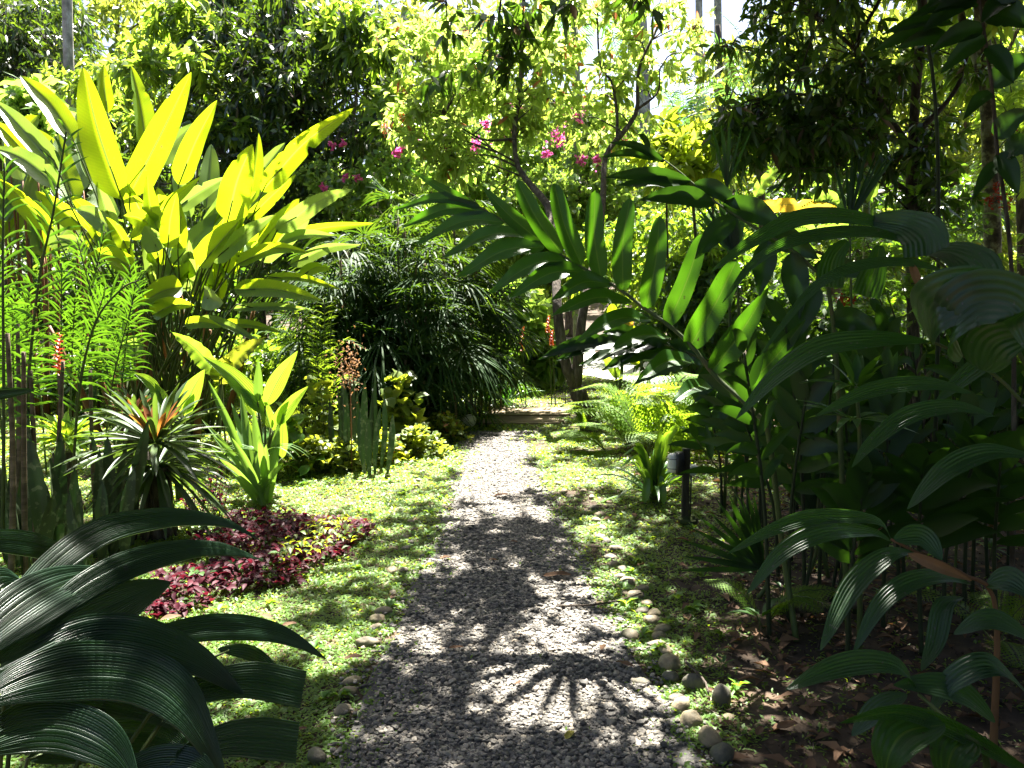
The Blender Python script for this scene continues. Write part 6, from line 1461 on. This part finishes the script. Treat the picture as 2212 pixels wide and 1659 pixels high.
# ================================================================== trees overhead that dapple the garden
R = np.random.default_rng(45)
def shade(x, y):
    """how deep the leaf cover over each spot of ground is (1 = one full layer of leaves)"""
    t = np.full_like(x, .0)
    def blob(cx, cy, rx, ry, a):
        return a * np.exp(-(((x - cx) / rx) ** 2 + ((y - cy) / ry) ** 2) ** 2)
    for b in [(3.0, 4.2, 2.4, 2.8, 6.5), (2.5, 1.6, 2.4, 1.8, 6.5), (-1.9, 1.9, 1.3, 1.2, 1.5), (-1.4, 4.7, .8, .6, 1.9), (-3.2, 4.3, 1.3, 1.1, 2.0), (.0, 4.4, .95, 1.3, 2.3), (-.1, 3.6, .8, .5, 2.4), (-.1, 2.5, 1.2, 1.0, 4.6), (-1.1, 5.3, 1.0, .5, 1.1), (.2, 5.7, 1.2, .38, 1.7), (1.2, 6.3, .8, .45, .9), (-1.6, 6.6, 1.1, .5, .9),
              (.6, 7.3, .7, .35, .7), (4.5, 7.6, 1.9, 1.5, 2.6), (-.5, 8.0, 1.0, .35, .5), (2.6, -2.0, 3.2, 3.4, 3.6)]:
        t = np.maximum(t, blob(*b))
    for cx, cy, rx, ry, a in [(.3, 2.98, .58, .32, 1.0), (-.85, 2.05, .2, .14, .95), (-1.35, 1.65, .28, .14, .95), (-.55, 1.75, .16, .14, .95), (-1.7, 2.1, .2, .2, .95), (-1.0, 1.45, .3, .12, .9), (-.3, 3.62, .42, .13, .9), (-.25, 2.75, .35, .1, .8), (.1, 8.7, .5, .6, .8), (.15, 6.35, .45, .2, .85)]:
        t = t * (1 - a * np.exp(-(((x - cx) / rx) ** 2 + ((y - cy) / ry) ** 2) ** 2))
    return t
n = 9200
sx, sy = U(-6.0, 6.4, n), U(-5.0, 11.4, n)
pat = np.clip(.5 + .95 * snoise(sx, sy, 2.3, 4.0), 0, 1)
sh_ = shade(sx, sy)
keep = U(0, 1, n) < sh_ / 5.0 * np.where(sh_ > 2.9, .8 + .4 * pat, .15 + 1.35 * pat)
sx, sy = sx[keep], sy[keep]
zz = np.maximum((2.15 + .357 * sy) / (1 - .357 / math.tan(SUN_EL)), 3.9) + U(0, 1.7, len(sx))
pos = np.stack([sx, sy, np.zeros(len(sx))], -1) + SUN[None] * (zz / SUN[2])[:, None]
cl = np.concatenate([pos, U(.2, .36, len(sx))[:, None]], 1)
OV = dict(ntw=7, nlf=8, L=.13, W=.05, droop=.3)
lm = cl[:, 0] < 0.75
bl = np.array([-4.6, 2.2, 0.0]); br = np.array([4.4, 6.2, 0.0])
ov = tree('overhanging_tree', 'shade tree outside the left of the picture whose twigs hang in at the top centre', 'tree', bl, [([bl, [-4.4, 2.5, 2.5], [-3.6, 3.6, 5.2], [-2.0, 5.2, 6.6]], .16, .06), ([[-3.6, 3.6, 5.2], [-2.2, 3.0, 5.9], [-1.2, 4.2, 6.4], [0.2, 6.0, 6.6]], .07, .03)], [('crown', cl[lm], OV, 'overhead')], limb_every=2, limb_r=.014, tw=.004)
tree('shade_tree', 'dense shade tree spreading above the dark right side of the path', 'tree', br, [([br, [4.3, 6.3, 3.0], [3.9, 6.5, 5.4], [3.0, 6.8, 7.2]], .18, .07), ([[3.9, 6.5, 5.4], [2.6, 6.0, 6.2], [1.4, 6.4, 6.8]], .08, .03), ([[4.1, 6.4, 4.6], [4.8, 7.6, 6.2], [4.4, 9.0, 7.4]], .08, .03)], [('crown', cl[~lm], OV, 'overhead')], limb_every=2, limb_r=.014, tw=.004)
# fan palm whose leaf reaches over the path above the picture and throws the rayed shadow
hub = G(1236, 1420) + SUN * (3.35 / SUN[2])
fb_ = np.array([2.55, 4.9, 0.0])
fp = thing('fan_palm', 'thin stalked fan palm among the right canes, one leaf held high over the path', 'palm', tuple(fb_))
tube(MB(), [fb_, [2.5, 4.9, 1.6], [2.35, 4.85, 2.9], [1.9, 4.75, 3.7], [1.0, 4.65, 3.85], hub], [.014, .010, .006], 7, 30).build('leaf_stalk', M['shaded_cane'], fp)
ml = MB(); fan(ml, hub, np.array([0, -1.0, 0]), nz(np.array([0, -.2, 1.0])), 11, .58, .052, spread=3.0, droop=.03, K=5, kind='strap'); ml.build('leaves', M['palmleaf'], fp)
R = np.random.default_rng(51)
# twigs of the left tree hanging into the top of the picture
for pts, tips in [([(1120, -150), (1085, -20), (1075, 60), (1050, 110), (1000, 150), (935, 170)], [(1060, 40), (1090, 80), (1100, 110), (1060, 120), (1020, 140), (980, 150), (935, 175), (1085, 20), (1120, 60), (1115, 130), (1100, 160)]), ([(1180, -150), (1135, -10), (1128, 60), (1112, 140)], [(1135, 20), (1120, 60), (1108, 100), (1110, 150)]), ([(1300, -120), (1240, -20), (1200, 20), (1190, 60)], [(1240, 0), (1200, 20)]), ([(920, -120), (960, -20), (965, 60)], [(962, 10), (966, 60)]), ([(1330, -120), (1370, -20), (1400, 20)], [(1370, 5), (1395, 15)])]:
    dd = 6.4
    ms = tube(MB(), [P(u, v, dd + .001 * v) for u, v in pts], [.012, .007, .003], 6, 24).build('hanging_branch', M['bark'], ov)
    ml = MB(); hc = np.array([(*P(u, v, dd), .13) for u, v in tips]); st = MB()
    crown(ml, st, hc, 4, 4, .12, .042, droop=.6, twig_r=.003); ml.build('leaf_spray', M['darktree'], ms)
    st.build('twig_sprays', M['bark'], ms)
# ================================================================== camera, light, sky
cam = bpy.data.cameras.new('camera'); cam.sensor_width = 36; cam.lens = 36 * F / 2212; cam.clip_start = .05; cam.clip_end = 2000
co = bpy.data.objects.new('camera', cam); COL.objects.link(co); co.location = (0, 0, EYE); co.rotation_euler = (PI / 2 - PITCH, 0, 0); SC.camera = co
sl = bpy.data.lights.new('sun', 'SUN'); sl.energy = 5.0; sl.angle = math.radians(.53); sl.color = (1.0, .955, .87)
so = bpy.data.objects.new('sun', sl); COL.objects.link(so); so.rotation_euler = Vector(SUN).to_track_quat('Z', 'Y').to_euler(); so.location = tuple(SUN * 30)
w = bpy.data.worlds.new('World'); SC.world = w; w.use_nodes = True
nt = w.node_tree; bgn = nt.nodes['Background']
sky = nt.nodes.new('ShaderNodeTexSky'); sky.sky_type = 'NISHITA'; sky.sun_disc = False; sky.sun_elevation = SUN_EL; sky.sun_rotation = SUN_AZ; sky.dust_density = 2.2; sky.air_density = 0.45; sky.ozone_density = 0.3
nt.links.new(sky.outputs[0], bgn.inputs[0]); bgn.inputs[1].default_value = .05
SC.view_settings.view_transform = 'Standard'; SC.view_settings.look = 'None'; SC.view_settings.exposure = 3.35; SC.view_settings.gamma = 1
c = SC.cycles
c.max_bounces = 7; c.diffuse_bounces = 4; c.glossy_bounces = 2; c.transmission_bounces = 4; c.transparent_max_bounces = 4; c.sample_clamp_indirect = 4.0
c.use_denoising = True
